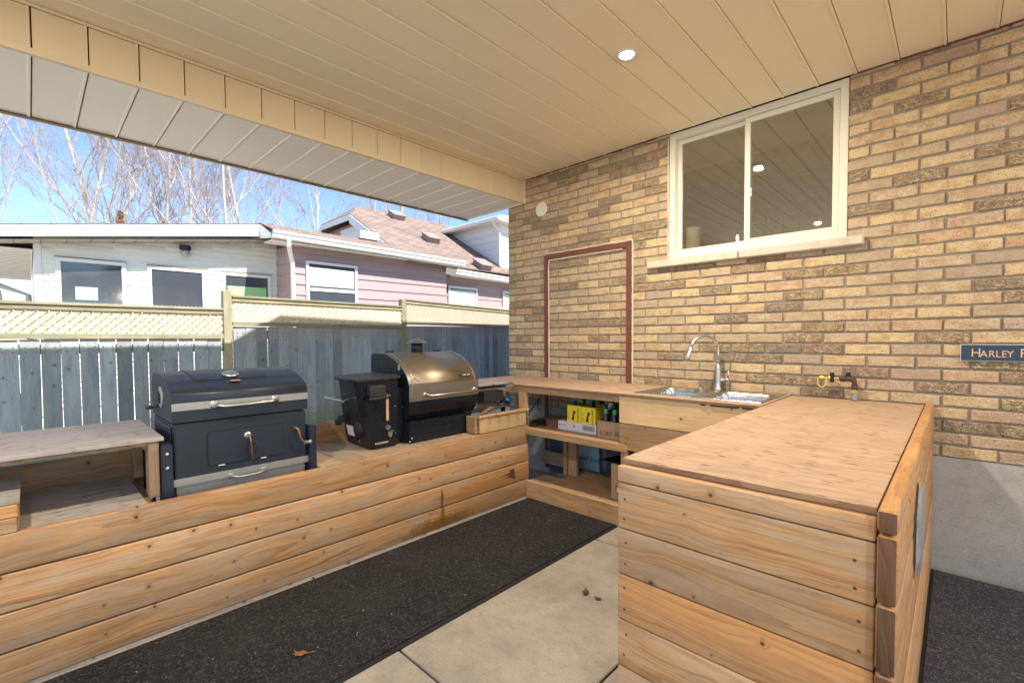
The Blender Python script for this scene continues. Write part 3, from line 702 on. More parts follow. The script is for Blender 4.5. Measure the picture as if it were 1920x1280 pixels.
# leaves and twig
def leaf(x, y, s, rot, mat, lab, curl=.35, z=.001):
    t_ = bmesh.new(); pts = []
    N = 22
    for i in range(N):
        a = 2*math.pi*i/N; r = s*(.55+.45*abs(math.cos(a*2.5)))*(1.0 if i % 2 else .72)
        pts.append((math.cos(a)*r*1.2, math.sin(a)*r*.75))
    c = t_.verts.new((0, 0, .004)); V = [t_.verts.new((px, py, .003+curl*(px*px+py*py)/s*(.6+.8*random.random()))) for px, py in pts]
    for i in range(N): t_.faces.new((c, V[i], V[(i+1) % N]))
    bmesh.ops.solidify(t_, geom=list(t_.faces), thickness=.0008)
    tube(t_, [(s*.6, 0, .004), (s*1.5, s*.1, .006), (s*1.9, s*.3, .004)], .0009, 4)
    o = put('dry_leaf', t_, mat, None, loc=(x, y, z), rot=Matrix.Rotation(rot, 3, 'Z')); tag(o, lab, 'leaf')
leaf(2.06, -1.563, .030, 2.2, M['leaf'], 'brown curled leaf on the bare concrete near the bar, larger of two')
leaf(2.135, -1.567, .020, .2, M['leaf'], 'small dark withered leaf on the concrete just right of the larger one')
l_ = leaf(1.478, -2.773, .029, .9, M['leaf2'], 'orange dry leaf lying on the black mat', z=.014)
bm = bmesh.new()
for i in range(90):
    if i < 60: x, y, z = random.uniform(.93, 1.70), -random.uniform(.8, 3.3), .0125
    else: x, y, z = random.uniform(1.75, 2.6), -random.uniform(.8, 3.0), .001
    q = random.uniform(.0012, .0035); V = bmesh.ops.create_cube(bm, size=q)['verts']
    for v in V: v.co += Vector((x+random.gauss(0, q*.3), y+random.gauss(0, q*.3), z+q/2))
tag(put('crumbs', bm, M['plant2']), 'scattered pale crumbs and lint on the floor and black mat', kind='stuff')
bm = bmesh.new(); tube(bm, [(2.165, -1.20, .003), (2.19, -1.19, .006), (2.215, -1.185, .004)], .0015, 5); tag(put('twig', bm, M['leaf']), 'thin broken twig lying on the concrete by the bar', 'twig')
# ------------------------------------------------------------------ long bench along the open side
bench = thing('grill_bench', 'long low bench of orange cedar planks that carries the grills', 'bench', (.55, -2.5, 0))
for bi, (z0, z1) in enumerate(((.012, .1475), (.1535, .2975), (.3035, .4465), (.4525, .597))):
    box('front_plank', (.832, -4.7, z0), (.868, -.662, z1), (M['stained'], M['stained2'], M['cedar'], M['cedar'])[bi], bench, bev=.006, segs=2, along='y', wide='z')
box('ground_sill', (.834, -4.7, .001), (.864, -.664, .011), M['plygrey'], bench, bev=0)
box('back_board', (.165, -4.7, .46), (.2, -.98, .725), M['cedar'], bench, bev=.003, along='y', wide='z')
y = -2.384
while y < -.98:
    box('deck_board', (.202, y, .562), (.830, y+.1385, .594+random.uniform(-.001, .001)), M['deck'], bench, bev=.004, along='x', wide='y'); y += .142
box('deck_board', (.202, -.958, .562), (.830, -.664, .593), M['deck'], bench, bev=.004, along='x', wide='y')
box('deck_panel', (.202, -4.7, .572), (.830, -3.165, .589), M['plygrey'], bench, bev=.002, along='y', wide='x')
for yk in (-4.4, -3.14, -2.41, -1.2):
    box('joist', (.21, yk-.019, .42), (.83, yk+.019, .555), M['shelfwood'], bench)
for yk in (-4.4, -3.2, -2.36, -.72):
    box('bench_leg', (.21, yk-.019, .0), (.30, yk+.019, .415), M['shelfwood'], bench)
bm = bmesh.new(); pts_ = [(-.79, .308), (-.765, .302), (-.758, .272), (-.763, .245), (-.742, .228), (-.775, .222), (-.795, .236), (-.83, .246), (-.90, .244), (-.845, .254), (-.80, .262), (-.86, .268), (-.94, .27), (-.85, .278), (-.80, .282), (-.83, .294)]
extr(bm, [(a-.075, b-.035) for a, b in pts_], .8675, .8687, 'x'); put('split_knot', bm, M['rustpipe'], bench)
# stains on the front: dark kick-in hole and drips are part of the wood look
# raised side shelf
t = thing('side_shelf', 'raised weathered plywood shelf on wooden legs left of the blue grill', 'shelf', (.45, -3.8, .59))
box('shelf_top', (.055, -4.7, .852), (.76, -3.092, .87), M['plygrey'], t, bev=.002, along='y', wide='x')
box('leg', (.665, -3.150, .592), (.752, -3.110, .851), M['shelfwood'], t, along='z', wide='x', bev=.003)
box('leg', (.215, -3.150, .592), (.30, -3.110, .851), M['cedar'], t, along='z', wide='x', bev=.003)
bm = bmesh.new(); bbox(bm, (.64, -3.106, .0), (.0, 0, 0)) if False else None
bm.free()
box('cross_rail', (.302, -3.146, .79), (.663, -3.112, .849), M['cedar'], t, bev=.003)
box('front_rail', (.715, -4.7, .838), (.752, -3.152, .851), M['plyedge'], t, bev=.001)
t = thing('wood_block', 'low box of scrap lumber with a plywood top at the left edge of the bench', 'wood box', (.66, -3.9, .59))
box('block_top', (.44, -4.3, .705), (.858, -3.556, .72), M['plygrey'], t, bev=.001, along='y', wide='x')
box('upper_board', (.826, -4.3, .655), (.862, -3.562, .703), M['cedar_orange'], t, bev=.003, along='y', wide='z')
box('lower_board', (.826, -4.3, .598), (.862, -3.565, .653), M['shelfwood'], t, bev=.003, along='y', wide='z')
box('end_board', (.45, -3.595, .592), (.824, -3.560, .703), M['cedar'], t, bev=.003)
# ------------------------------------------------------------------ charcoal grill
def smooth_arc(pr, n=4):
    out = list(pr[:2])
    for i in range(1, len(pr)-3):
        p0, p1, p2, p3 = pr[i-1] if i > 1 else pr[1], pr[i], pr[i+1], pr[i+2]
        for k in range(1, n+1):
            t_ = k/n; f = lambda a, b, c, d_: .5*((2*b)+(-a+c)*t_+(2*a-5*b+4*c-d_)*t_*t_+(-a+3*b-3*c+d_)*t_**3)
            out.append((f(p0[0], p1[0], p2[0], p3[0]), f(p0[1], p1[1], p2[1], p3[1])))
    return out+list(pr[-2:])
g = thing('charcoal_grill', 'large dark blue barrel charcoal grill with steel band and hood handle', 'grill', (.5, -2.74, 0))
Y0, Y1 = -3.055, -2.432
bm = bmesh.new(); extr(bm, [(.27, .655), (.75, .655), (.75, .918), (.262, .918)], Y0+.004, Y1-.004, 'y'); bmesh.ops.bevel(bm, geom=list(bm.edges), offset=.004, segments=2, affect='EDGES'); put('firebox', bm, M['blue'], g)
bm = bmesh.new(); bbox(bm, (.30, Y0-.0035, .70), (.70, Y0+.003, .90)); bmesh.ops.bevel(bm, geom=list(bm.edges), offset=.003, segments=1, affect='EDGES'); put('side_panel', bm, M['blue'], g)
lp = smooth_arc([(.262, .925), (.262, 1.075), (.275, 1.115), (.305, 1.14), (.36, 1.15), (.45, 1.148), (.55, 1.137), (.64, 1.113), (.715, 1.082), (.744, 1.066), (.756, 1.052), (.758, 1.03), (.756, .925)])
bm = bmesh.new(); extr(bm, lp, Y0-.004, Y1+.004, 'y'); bmesh.ops.bevel(bm, geom=[e for e in bm.edges if abs(e.verts[0].co.y-e.verts[1].co.y) < 1e-6], offset=.004, segments=2, affect='EDGES'); o = put('hood', bm, M['blue'], g)
for pl in o.data.polygons: pl.use_smooth = abs(pl.normal.y) < .5 and pl.normal.z > .05
bm = bmesh.new(); bbox(bm, (.7565, Y0-.005, .982), (.7605, Y1+.005, 1.018)); put('steel_band', bm, M['galv'], g)
def on_lid(x):
    for (a, b) in zip(lp[8:-1], lp[9:]):
        if a[0] <= x <= b[0]: return a[1]+(b[1]-a[1])*(x-a[0])/(b[0]-a[0])
    return 1.1
bm = bmesh.new(); top = []; prevs = None
hx = [.36, .42, .48, .54, .60, .645]
rows = [[bm.verts.new((x, y, on_lid(x)+.0035)) for y in (-2.945, -2.60)] for x in hx]
for a, b in zip(rows[:-1], rows[1:]): bm.faces.new((a[0], b[0], b[1], a[1]))
bmesh.ops.recalc_face_normals(bm, faces=list(bm.faces))
if sum(f.normal.z for f in bm.faces) < 0: bmesh.ops.reverse_faces(bm, faces=list(bm.faces))
bmesh.ops.solidify(bm, geom=list(bm.faces), thickness=.005); put('top_hatch', bm, M['blue'], g)
bm = bmesh.new(); lathe(bm, [(.0, -.004), (.030, -.004), (.040, .004), (.040, .010), (.030, .016), (.012, .019), (0.001, .0195)], (0, 0, 0), 'z', 24)
put('vent_cap', bm, M['steel'], g, loc=(.60, -2.77, 1.129), rot=Matrix.Rotation(.27, 3, 'Y'), smooth=True)
box('warning_plate', (.664, -2.79, 1.103), (.688, -2.745, 1.109), M['pinkplate'], g, bev=.001)
def bar_handle(name, x, y0, y1, z, rad, off, par, mat, flr):
    bm = bmesh.new(); tube(bm, [(x, y0, z), (x+off*.6, y0+.004, z-.002), (x+off, y0+.03, z-.006), (x+off, (y0+y1)/2, z-.007), (x+off, y1-.03, z-.006), (x+off*.6, y1-.004, z-.002), (x, y1, z)], rad, 12)
    o = put(name, bm, mat, par, smooth=True)
    for yq in (y0, y1):
        bm = bmesh.new(); lathe(bm, [(flr, 0), (flr, .004), (flr*.7, .009)], (x, yq, z), 'x', 20); put('flange', bm, mat, o)
    return o
bar_handle('hood_handle', .7607, -2.885, -2.600, .998, .0085, .045, g, M['steel'], .019)
bm = bmesh.new(); pts = rrect(-2.741, .778, .1745, .083, .014, 4); extr(bm, [(p, q) for p, q in pts], .7505, .757, 'x'); put('charcoal_door', bm, M['blue'], g)
bm = bmesh.new(); pts2 = rrect(-2.741, .778, .1785, .087, .016, 4); extr(bm, pts2, .7502, .7512, 'x'); put('door_gap', bm, M['void'], g)
d = bpy.data.objects.new('door_latch', None); link(d, g, Matrix.Translation((.76, -2.735, .77)))
bm = bmesh.new(); lathe(bm, [(.018, 0), (.018, .003), (.010, .008)], (.757, -2.738, .822), 'x', 18); put('latch_plate', bm, M['steel'], d)
bm = bmesh.new(); tube(bm, [(.76, -2.738, .822), (.785, -2.735, .812), (.79, -2.733, .79), (.79, -2.728, .71), (.785, -2.727, .70)], .004, 8); put('latch_rod', bm, M['copper'], d, smooth=True)
bm = bmesh.new()
hel = []
for i in range(120):
    a = i*.55; tt = i/119; rr_ = .019*math.sin(math.pi*tt)+.004
    hel.append((.79+rr_*math.cos(a), -2.730+rr_*math.sin(a), .80-.095*tt))
tube(bm, hel, .0014, 4); put('coil_grip', bm, M['blackm'], d)
bm = bmesh.new(); lathe(bm, [(.008, 0), (.010, .006), (.006, .012)], (.788, -2.727, .694), 'z', 10); put('knob_end', bm, M['blackm'], d)
d = bpy.data.objects.new('grate_crank', None); link(d, g, Matrix.Translation((.76, -2.48, .78)))
bm = bmesh.new(); tube(bm, [(.752, -2.505, .826), (.775, -2.498, .828), (.785, -2.49, .815), (.785, -2.482, .775), (.783, -2.47, .752), (.782, -2.445, .744)], [.006, .006, .006, .0055, .006, .006], 8); put('crank_rod', bm, M['copper'], d, smooth=True)
bm = bmesh.new(); tube(bm, [(.78+.012*math.cos(a), -2.452+.018*math.sin(a)+.002*a, .738+.010*math.sin(a*1.3)) for a in [k*.6 for k in range(22)]], .0022, 5); lathe(bm, [(.009, 0), (.011, .012), (.004, .016)], (.784, -2.432, .742), 'x', 10); put('crank_coil', bm, M['galv'], d)
bm = bmesh.new(); bbox(bm, (.751, Y0-.004, .622), (.756, Y1+.004, .657)); put('lower_band', bm, M['galv'], g)
bar_handle('tray_handle', .7565, -2.82, -2.665, .628, .0065, .034, g, M['galv'], .014)
bm = bmesh.new(); extr(bm, [(.30, .60), (.742, .52), (.748, .6215), (.28, .654)], Y0+.008, Y1-.02, 'y'); put('ash_tray', bm, M['galv'], g)
bm = bmesh.new(); bbox(bm, (.3, Y0+.02, .36), (.70, Y1-.03, .53)); put('tray_box', bm, M['void'], g)
for a, b, xx in ((-3.106, -3.062, 0), (-2.428, -2.386, 0)):
    bm = bmesh.new(); bbox(bm, (.70, a, .0), (.775, b, .832)); bmesh.ops.bevel(bm, geom=list(bm.edges), offset=.005, segments=2, affect='EDGES'); put('support_post', bm, M['blue'], g)
    bm = bmesh.new(); bbox(bm, (.24, a, .0), (.30, b, .832)); put('support_post', bm, M['blue'], g)
for zz in (.788, .722):
    bm = bmesh.new(); lathe(bm, [(.009, 0), (.008, .003), (.003, .006)], (.775, -3.084, zz), 'x', 12); put('bolt', bm, M['steel'], g)
bm = bmesh.new(); lathe(bm, [(.055, .006), (.055, 0), (.045, -.003)], (.50, Y0-.006, 1.03), 'y', 26); put('side_damper', bm, M['galv'], g)
bm = bmesh.new(); bbox(bm, (.478, Y0-.014, 1.0), (.50, Y0-.0095, 1.06)); bbox(bm, (.512, Y0-.014, 1.0), (.52, Y0-.0095, 1.05)); put('damper_slot', bm, M['void'], g)
bm = bmesh.new(); tube(bm, [(.45, Y0-.006, .985), (.41, Y0-.02, .975), (.37, Y0-.028, .97)], .006, 8); tube(bm, [(.39, Y0-.028, .97), (.33, Y0-.034, .962)], .011, 8); put('side_lever', bm, M['blackm'], g)
for yq in (-2.86, -2.665):
    box('hinge_tab', (.757, yq-.014, .688), (.7595, yq+.014, .6925), M['ceramic'], g, bev=0)
# ------------------------------------------------------------------ pellet grill
p = thing('pellet_grill', 'bronze lidded black pellet grill with hopper and small chimney', 'grill', (.5, -1.5, .595))
A0, A1 = -1.722, -1.096
side = [(.214, .90), (.214, 1.180), (.222, 1.198), (.238, 1.208), (.414, 1.210), (.471, 1.192), (.53, 1.173), (.577, 1.149), (.63, 1.115), (.675, 1.078), (.702, 1.040), (.716, .997), (.718, .885), (.714, .84), (.697, .79), (.66, .745), (.60, .71), (.36, .71), (.27, .76), (.225, .83)]
bm = bmesh.new(); extr(bm, side, A0, A1, 'y'); put('barrel', bm, M['black'], p)
def skin(name, prof, y0, y1, th, mat, out=.002):
    bm = bmesh.new(); rows = []
    for (x, z) in prof: rows.append([bm.verts.new((x, y, z)) for y in (y0, y1)])
    for a, b in zip(rows[:-1], rows[1:]): bm.faces.new((a[0], a[1], b[1], b[0]))
    bmesh.ops.recalc_face_normals(bm, faces=list(bm.faces)); bmesh.ops.solidify(bm, geom=list(bm.faces), thickness=th)
    return put(name, bm, mat, p, smooth=False)
def offp(pr, o):
    res = []
    for i, (x, z) in enumerate(pr):
        a = pr[max(i-1, 0)]; b = pr[min(i+1, len(pr)-1)]; tx, tz = b[0]-a[0], b[1]-a[1]; l = math.hypot(tx, tz)
        res.append((x-tz/l*-o if False else x+o*(-tz/l), z+o*(tx/l)))
    return res
def smoothp(pr, n=3):
    out = []
    for i in range(len(pr)-1):
        p0, p1, p2, p3 = pr[max(i-1, 0)], pr[i], pr[i+1], pr[min(i+2, len(pr)-1)]
        for k in range(n):
            t_ = k/n; f = lambda a, b, c, d_: .5*((2*b)+(-a+c)*t_+(2*a-5*b+4*c-d_)*t_*t_+(-a+3*b-3*c+d_)*t_**3)
            out.append((f(p0[0], p1[0], p2[0], p3[0]), f(p0[1], p1[1], p2[1], p3[1])))
    return out+[pr[-1]]
lidp = smoothp(side[4:12])
lo_ = offp(lidp, .004)
o = skin('bronze_lid', lo_, A0-.003, A1+.004, .004, M['bronze'])
for pl in o.data.polygons: pl.use_smooth = abs(pl.normal.y) < .5
bm = bmesh.new(); bbox(bm, (.7195, A0-.003, .884), (.7235, A1+.004, .997)); put('lid_front', bm, M['lidsteel'], p)
for yy_ in (A0+.03, A1-.028):
    o2 = skin('lid_rib', offp(lidp, .0085), yy_-.006, yy_+.006, .006, M['steel'])
bm = bmesh.new(); bbox(bm, (.7235, A0+.022, .912), (.7265, A0+.029, .99)); bbox(bm, (.7235, A1-.029, .912), (.7265, A1-.022, .99)); bbox(bm, (.7235, A0+.03, .912), (.7265, A1-.03, .918)); bbox(bm, (.7225, A0+.02, .994), (.7265, A1-.02, .999)); put('lid_bead', bm, M['steel'], p)
bar_handle('lid_handle', .7235, -1.592, -1.13, .925, .0085, .05, p, M['steel'], .016)
bm = bmesh.new(); lathe(bm, [(.046, 0), (.046, .075)], (.30, -1.365, 1.205), 'z', 24); o = put('chimney', bm, M['blackm'], p)
for pl in o.data.polygons: pl.use_smooth = len(pl.vertices) == 4
bm = bmesh.new(); lathe(bm, [(.082, 0), (.084, .003), (.05, .022), (.006, .045), (.002, .046)], (.30, -1.365, 1.280), 'z', 28); put('chimney_cap', bm, M['lidsteel'], o, smooth=False)
for yq in (-1.60, -1.15):
    bm = bmesh.new(); tube(bm, [(.27, yq-.035, 1.214), (.28, yq-.01, 1.222), (.27, yq+.01, 1.215), (.28, yq+.035, 1.222)], .009, 8); put('hinge', bm, M['blackm'], p)
bm = bmesh.new(); bbox(bm, (.25, A0, .598), (.718, A1-.09, .742)); bmesh.ops.bevel(bm, geom=list(bm.edges), offset=.004, segments=2, affect='EDGES'); put('lower_panel', bm, M['black'], p)
text('embossed_name', 'CAMP CHEF', .038, (.7182, -1.46, .668), face_rot((0, 1, 0), (0, 0, 1)), M['blackm'], p, ext=.0015, font_scale=1.05)
for yq, zz in ((-1.705, .631), (-1.195, .630), (-1.722+.0, .61)):
    bm = bmesh.new(); lathe(bm, [(.007, 0), (.006, .003), (.002, .005)], (.718, yq, zz), 'x', 12); put('bolt', bm, M['steel'], p)
bm = bmesh.new(); bbox(bm, (.7245, -1.245, 1.0), (.727, -1.162, 1.0)); bm.free()
def lidpos(z):
    for a, b in zip(lidp[:-1], lidp[1:]):
        if b[1] <= z <= a[1]:
            k = (a[1]-z)/(a[1]-b[1]); x = a[0]+(b[0]-a[0])*k; return x, Vector((-(b[1]-a[1]), 0, b[0]-a[0])).normalized()
x, n_ = lidpos(1.037)
up_ = Vector((-n_.z, 0, n_.x)); rb = face_rot((0, 1, 0), up_)
bm = bmesh.new(); bbox(bm, (-.048, -.012, 0), (.048, .012, .003)); o = link(bpy.data.objects.new('brand_plate', mesh_of(bm, M['void'])), p, Matrix.Translation(Vector((x, -1.205, 1.037))+n_*.006) @ rb)
text('plate_lettering', 'CAMP CHEF', .0155, Vector((x, -1.205, 1.037))+n_*.0096, rb, M['ceramic'], o, font_scale=.95)
x, n_ = lidpos(1.033); up_ = Vector((-n_.z, 0, n_.x)); rb = face_rot((0, 1, 0), up_)
bm = bmesh.new()
for a in (35, 75, 110, 150, -30):
    tube(bm, [(0, 0, 0), (math.cos(R(a))*.026, math.sin(R(a))*.022, 0)], .0022, 5)
link(bpy.data.objects.new('stamped_mark', mesh_of(bm, M['lidsteel'])), p, Matrix.Translation(Vector((x, -1.66, 1.03))+n_*.0055) @ rb)
bm = bmesh.new(); bbox(bm, (.585, A0-.005, 1.095), (.607, A0-.0005, 1.135)); bmesh.ops.bevel(bm, geom=list(bm.edges), offset=.002, segments=1, affect='EDGES'); put('side_hanger', bm, M['steel'], p)
# hopper
hp = bpy.data.objects.new('hopper', None); link(hp, p, Matrix.Translation((.5, -1.9, .6)))
bot = [(.34, -1.985), (.655, -1.998), (.69, -1.972), (.692, -1.81), (.34, -1.81)]
mid = [(.385, -2.045), (.662, -2.058), (.702, -2.03), (.706, -1.808), (.385, -1.808)]
tp = [(.415, -2.078), (.665, -2.095), (.708, -2.062), (.716, -1.806), (.415, -1.806)]
bm = bmesh.new(); L = []
for ring, z in ((bot, .597), (mid, .85), (tp, 1.05)): L.append([bm.verts.new((x, y, z)) for x, y in ring])
for a, b in zip(L[:-1], L[1:]):
    for i in range(5): bm.faces.new((a[i], a[(i+1) % 5], b[(i+1) % 5], b[i]))
bm.faces.new(L[0][::-1]); bm.faces.new(L[-1]); bmesh.ops.recalc_face_normals(bm, faces=list(bm.faces))
bmesh.ops.bevel(bm, geom=list(bm.edges), offset=.006, segments=2, affect='EDGES'); put('hopper_body', bm, M['black'], hp)
bm = bmesh.new(); lidpts = [(.30, -1.76), (.26, -1.92), (.285, -2.02), (.35, -2.08), (.48, -2.115), (.62, -2.125), (.70, -2.10), (.73, -2.03), (.733, -1.798), (.60, -1.74)]
b3 = bmesh.new(); bbox(b3, (.30, -1.812, .60), (.64, -1.7225, .98)); put('auger_housing', b3, M['black'], hp)
extr(bm, lidpts, 1.052, 1.068, 'z'); bmesh.ops.bevel(bm, geom=list(bm.edges), offset=.004, segments=2, affect='EDGES')
for v in bm.verts: v.co.z += (v.co.y+1.9)*.03
put('hopper_lid', bm, M['blackm'], hp)
F = .7115
bm = bmesh.new(); extr(bm, rrect(-1.888, .865, .009, .085, .0085, 4), F-.006, F+.0015, 'x'); put('pellet_window', bm, M['pellet'], hp)
bm = bmesh.new(); extr(bm, rrect(-1.888, .865, .016, .10, .0155, 4), F-.008, F+.0005, 'x'); put('window_recess', bm, M['blackm'], hp)
bm = bmesh.new(); bbox(bm, (F, -2.035, .955), (F+.05, -1.925, 1.025)); bmesh.ops.bevel(bm, geom=list(bm.edges), offset=.006, segments=1, affect='EDGES')
for v in bm.verts:
    if v.co.x > F+.02: v.co.z -= .008
put('probe_holder', bm, M['blackm'], hp)
bm = bmesh.new(); tube(bm, [(F+.035, -2.04, .935), (F+.035, -1.915, .938)], .013, 12); tube(bm, [(F+.035, -1.915, .938), (F+.035, -1.90, .938)], .008, 10); put('cleanout_knob', bm, M['void'], hp, smooth=False)
bm = bmesh.new(); tube(bm, [(F+.004, -1.93, 1.035), (F+.012, -1.915, 1.05), (F+.004, -1.90, 1.052)], .004, 6); put('hook', bm, M['blackm'], hp)
o = bpy.data.objects.new('bottle_opener', None); link(o, hp, Matrix.Translation((F, -1.87, .7)))
bm = bmesh.new(); extr(bm, [(-1.886+.02*math.cos(a), .735+.017*math.sin(a)) for a in [k*.5236 for k in range(12)]], F-.006, F+.006, 'x'); bbox(bm, (F, -1.885, .708), (F+.022, -1.848, .714)); put('opener_head', bm, M['steel'], o)
bm = bmesh.new(); extr(bm, [(-1.882, .704), (-1.848, .704), (-1.854, .672), (-1.865, .662), (-1.876, .672)], F-.014, F-.003, 'x'); put('opener_tongue', bm, M['galv'], o)
bm = bmesh.new(); extr(bm, rrect(-1.93, .636, .058, .010, .003, 2), F-.02, F-.006, 'x'); o = put('model_plate', bm, M['void'], hp)
text('plate_lettering', 'WOODWIND', .0155, (F-.0055, -1.93, .636), face_rot((0, 1, 0), (0, 0, 1)), M['ceramic'], o)
for yq, zz in ((-1.828, .868), (-1.826, .688), (-1.868, .945), (-1.888, .772), (-1.888, 1.045)):
    bm = bmesh.new(); lathe(bm, [(.0045, 0), (.004, .003), (.001, .004)], (F-.004, yq, zz), 'x', 8); put('bolt', bm, M['steel'], hp)
def sideY(z): return -1.99-(z-.6)*.27
bm = bmesh.new(); lathe(bm, [(.045, .012), (.045, -.012), (.036, -.02), (.012, -.022)], (0, 0, 0), 'y', 26)
put('fan_cover', bm, M['blackm'], hp, loc=(.60, sideY(.735)-.006, .735), rot=Matrix.Rotation(-.2, 3, 'X'))
bm = bmesh.new(); bbox(bm, (-.045, -.001, -.036), (.045, .001, .036)); put('instruction_label', bm, M['paper'], hp, loc=(.46, sideY(.70)-.004, .70), rot=Matrix.Rotation(.2, 3, 'X') @ Matrix.Rotation(0, 3, 'Y'))
bm = bmesh.new(); bbox(bm, (.37, sideY(.77)-.03, .752), (.42, sideY(.77)+.01, .80)); lathe(bm, [(.02, 0), (.02, .03), (.014, .034)], (.36, sideY(.76)-.04, .748), 'y', 14); put('power_inlet', bm, M['blackm'], hp)
bm = bmesh.new(); ys2 = sideY(.91)
tube(bm, [(.54, ys2, .925), (.54, ys2-.045, .915)], .004, 6); tube(bm, [(.36, ys2, .925), (.36, ys2-.045, .918)], .004, 6); tube(bm, [(.56, ys2-.045, .915), (.30, ys2-.048, .919)], .009, 10); put('side_handle', bm, M['steel'], hp)
for xq in (.42, .48, .55):
    bm = bmesh.new(); lathe(bm, [(.004, 0), (.003, -.004)], (xq, sideY(.65)-.001, .65-(xq-.42)*.1), 'y', 8); put('bolt', bm, M['steel'], hp)
bm = bmesh.new(); tube(bm, [(.62, A0-.012, .84), (.63, A0-.03, .845)], .018, 10); tube(bm, [(.61, A0-.02, .84), (.66, A0-.02, .848)], .008, 8); put('latch_knob', bm, M['blackm'], p)
# ------------------------------------------------------------------ hook rack / trough at the bench end
t = thing('tool_trough', 'small open wooden trough with cup hooks at the far end of the bench', 'trough', (.8, -.93, .6))
box('front_board', (.842, -1.200, .603), (.866, -.665, .712), M['pine'], t, bev=.003, wide='z')
box('top_rail', (.838, -1.212, .714), (.874, -.655, .739), M['cedar'], t, bev=.006, wide='z')
box('end_board', (.735, -1.228, .602), (.836, -1.204, .729), M['cedar'], t, bev=.003, along='z', wide='x')
box('back_board', (.712, -1.2, .602), (.732, -.665, .70), M['shelfwood'], t, bev=.002, wide='z')
for yq in (-1.118, -1.016, -.915, -.805, -.70):
    bm = bmesh.new(); tube(bm, [(.874, yq, .728), (.884, yq, .728), (.886, yq, .72), (.886, yq, .672), (.888, yq+.006, .664), (.894, yq+.02, .664), (.896, yq+.026, .672)], .0026, 6)
    put('cup_hook', bm, M['steel'], t)
t = thing('barbecue_tongs', 'steel barbecue tongs lying in the tool trough', 'tongs', (.8, -.9, .75))
for dz in (0, .008):
    bm = bmesh.new(); tube(bm, [(.82, -1.18, .70), (.79, -1.05, .745), (.77, -.95, .765+dz), (.77, -.84, .765+dz), (.79, -.74, .745)], [.004, .006, .007, .006, .004], 8); put('tong_arm', bm, M['blackm'] if dz else M['steel'], t, smooth=True)
bm = bmesh.new(); A = [(.745, -1.14, .72), (.80, -1.10, .735), (.79, -.97, .775), (.74, -.98, .775)]
V = [bm.verts.new(q) for q in A]; bm.faces.new(V); bmesh.ops.solidify(bm, geom=list(bm.faces), thickness=.004); tag(put('paper_bag', bm, M['kraft']), 'crumpled brown paper bag poking out of the tool trough', 'bag')
# ------------------------------------------------------------------ wall counter (L-shaped) with shelves
ct = thing('wall_counter', 'plywood topped corner counter with open shelves against the brick wall', 'counter', (1.5, -.35, 0))
CT = .930
bm = bmesh.new()
A = [(.12, -.004), (.12, -.56), (.60, -.56), (.73, -.70), (1.815, -.70), (1.815, -.004)]
extr(bm, A, CT-.018, CT, 'z'); bbox(bm, (1.815, -.70, CT-.018), (2.628, -.595, CT)); bbox(bm, (1.815, -.075, CT-.018), (2.628, -.004, CT)); bbox(bm, (2.60, -.595, CT-.018), (2.628, -.075, CT))
put('counter_top', bm, M['ply'], ct, center=False)
box('side_top', (.13, -1.16, .912), (.55, -.563, .928), M['plygrey'], ct, bev=.002, along='y', wide='x')
bm = bmesh.new(); bbox(bm, (.735, -.7015, CT-.0175), (2.628, -.7005, CT-.001)); put('ply_edge', bm, M['plyedge'], ct)
box('fascia_board', (.745, -.693, .868), (1.733, -.668, .9115), M['cedar'], ct, bev=.002, wide='z')
box('corner_post', (.785, -.697, .602), (.866, -.660, .866), M['cedar'], ct, bev=.003, along='z')
box('corner_rail', (.60, -.655, .85), (.78, -.60, .911), M['cedar'], ct, bev=.002)
box('front_board', (1.737, -.694, .7275), (2.63, -.660, .9115), M['pine'], ct, bev=.002, wide='z')
box('front_board', (1.737, -.692, .543), (2.63, -.658, .7255), M['cedar'], ct, bev=.002, wide='z')
box('mid_shelf', (.62, -.672, .555), (1.80, -.03, .5745), M['shelfwood'], ct, bev=.001, along='x', wide='y')
box('shelf_lip', (.872, -.70, .526), (1.80, -.674, .5755), M['cedar'], ct, bev=.002, wide='z')
box('lower_shelf', (1.06, -.674, .122), (2.62, -.10, .140), M['shelfwood'], ct, bev=.001, along='x', wide='y')
box('lower_shelf', (.872, -.674, .122), (1.057, -.46, .1395), M['shelfwood'], ct, bev=.001, along='x', wide='y')
box('plinth_board', (.872, -.702, .004), (1.76, -.676, .143), M['cedar'], ct, bev=.002, wide='z')
box('middle_post', (1.0, -.37, .142), (1.035, -.28, .553), M['cedar'], ct, along='z', wide='y')
box('middle_post', (1.0365, -.345, .142), (1.12, -.31, .553), M['shelfwood'], ct, along='z', wide='x')
box('inner_board', (.60, -.18, .142), (1.0, -.15, .26), M['shelfwood'], ct)
box('front_post', (1.765, -.69, .142), (1.80, -.66, .524), M['cedar_orange'], ct, along='z')
box('front_post', (1.738, -.674, .146), (1.762, -.64, .524), M['shelfwood'], ct, along='z')
box('front_post', (1.85, -.69, .142), (1.89, -.66, .54), M['shelfwood'], ct, along='z')
box('corner_post', (.14, -1.14, .602), (.18, -1.10, .911), M['shelfwood'], ct, along='z')
box('corner_post', (.14, -.05, .0), (.18, -.01, .911), M['shelfwood'], ct, along='z')
bm = bmesh.new()
for xa, xb in ((2.30, 2.33), (2.36, 2.52), (2.54, 2.60)): bbox(bm, (xa, -.703, CT-.026), (xb, -.6955, CT-.019))
put('black_tape', bm, M['void'], ct)
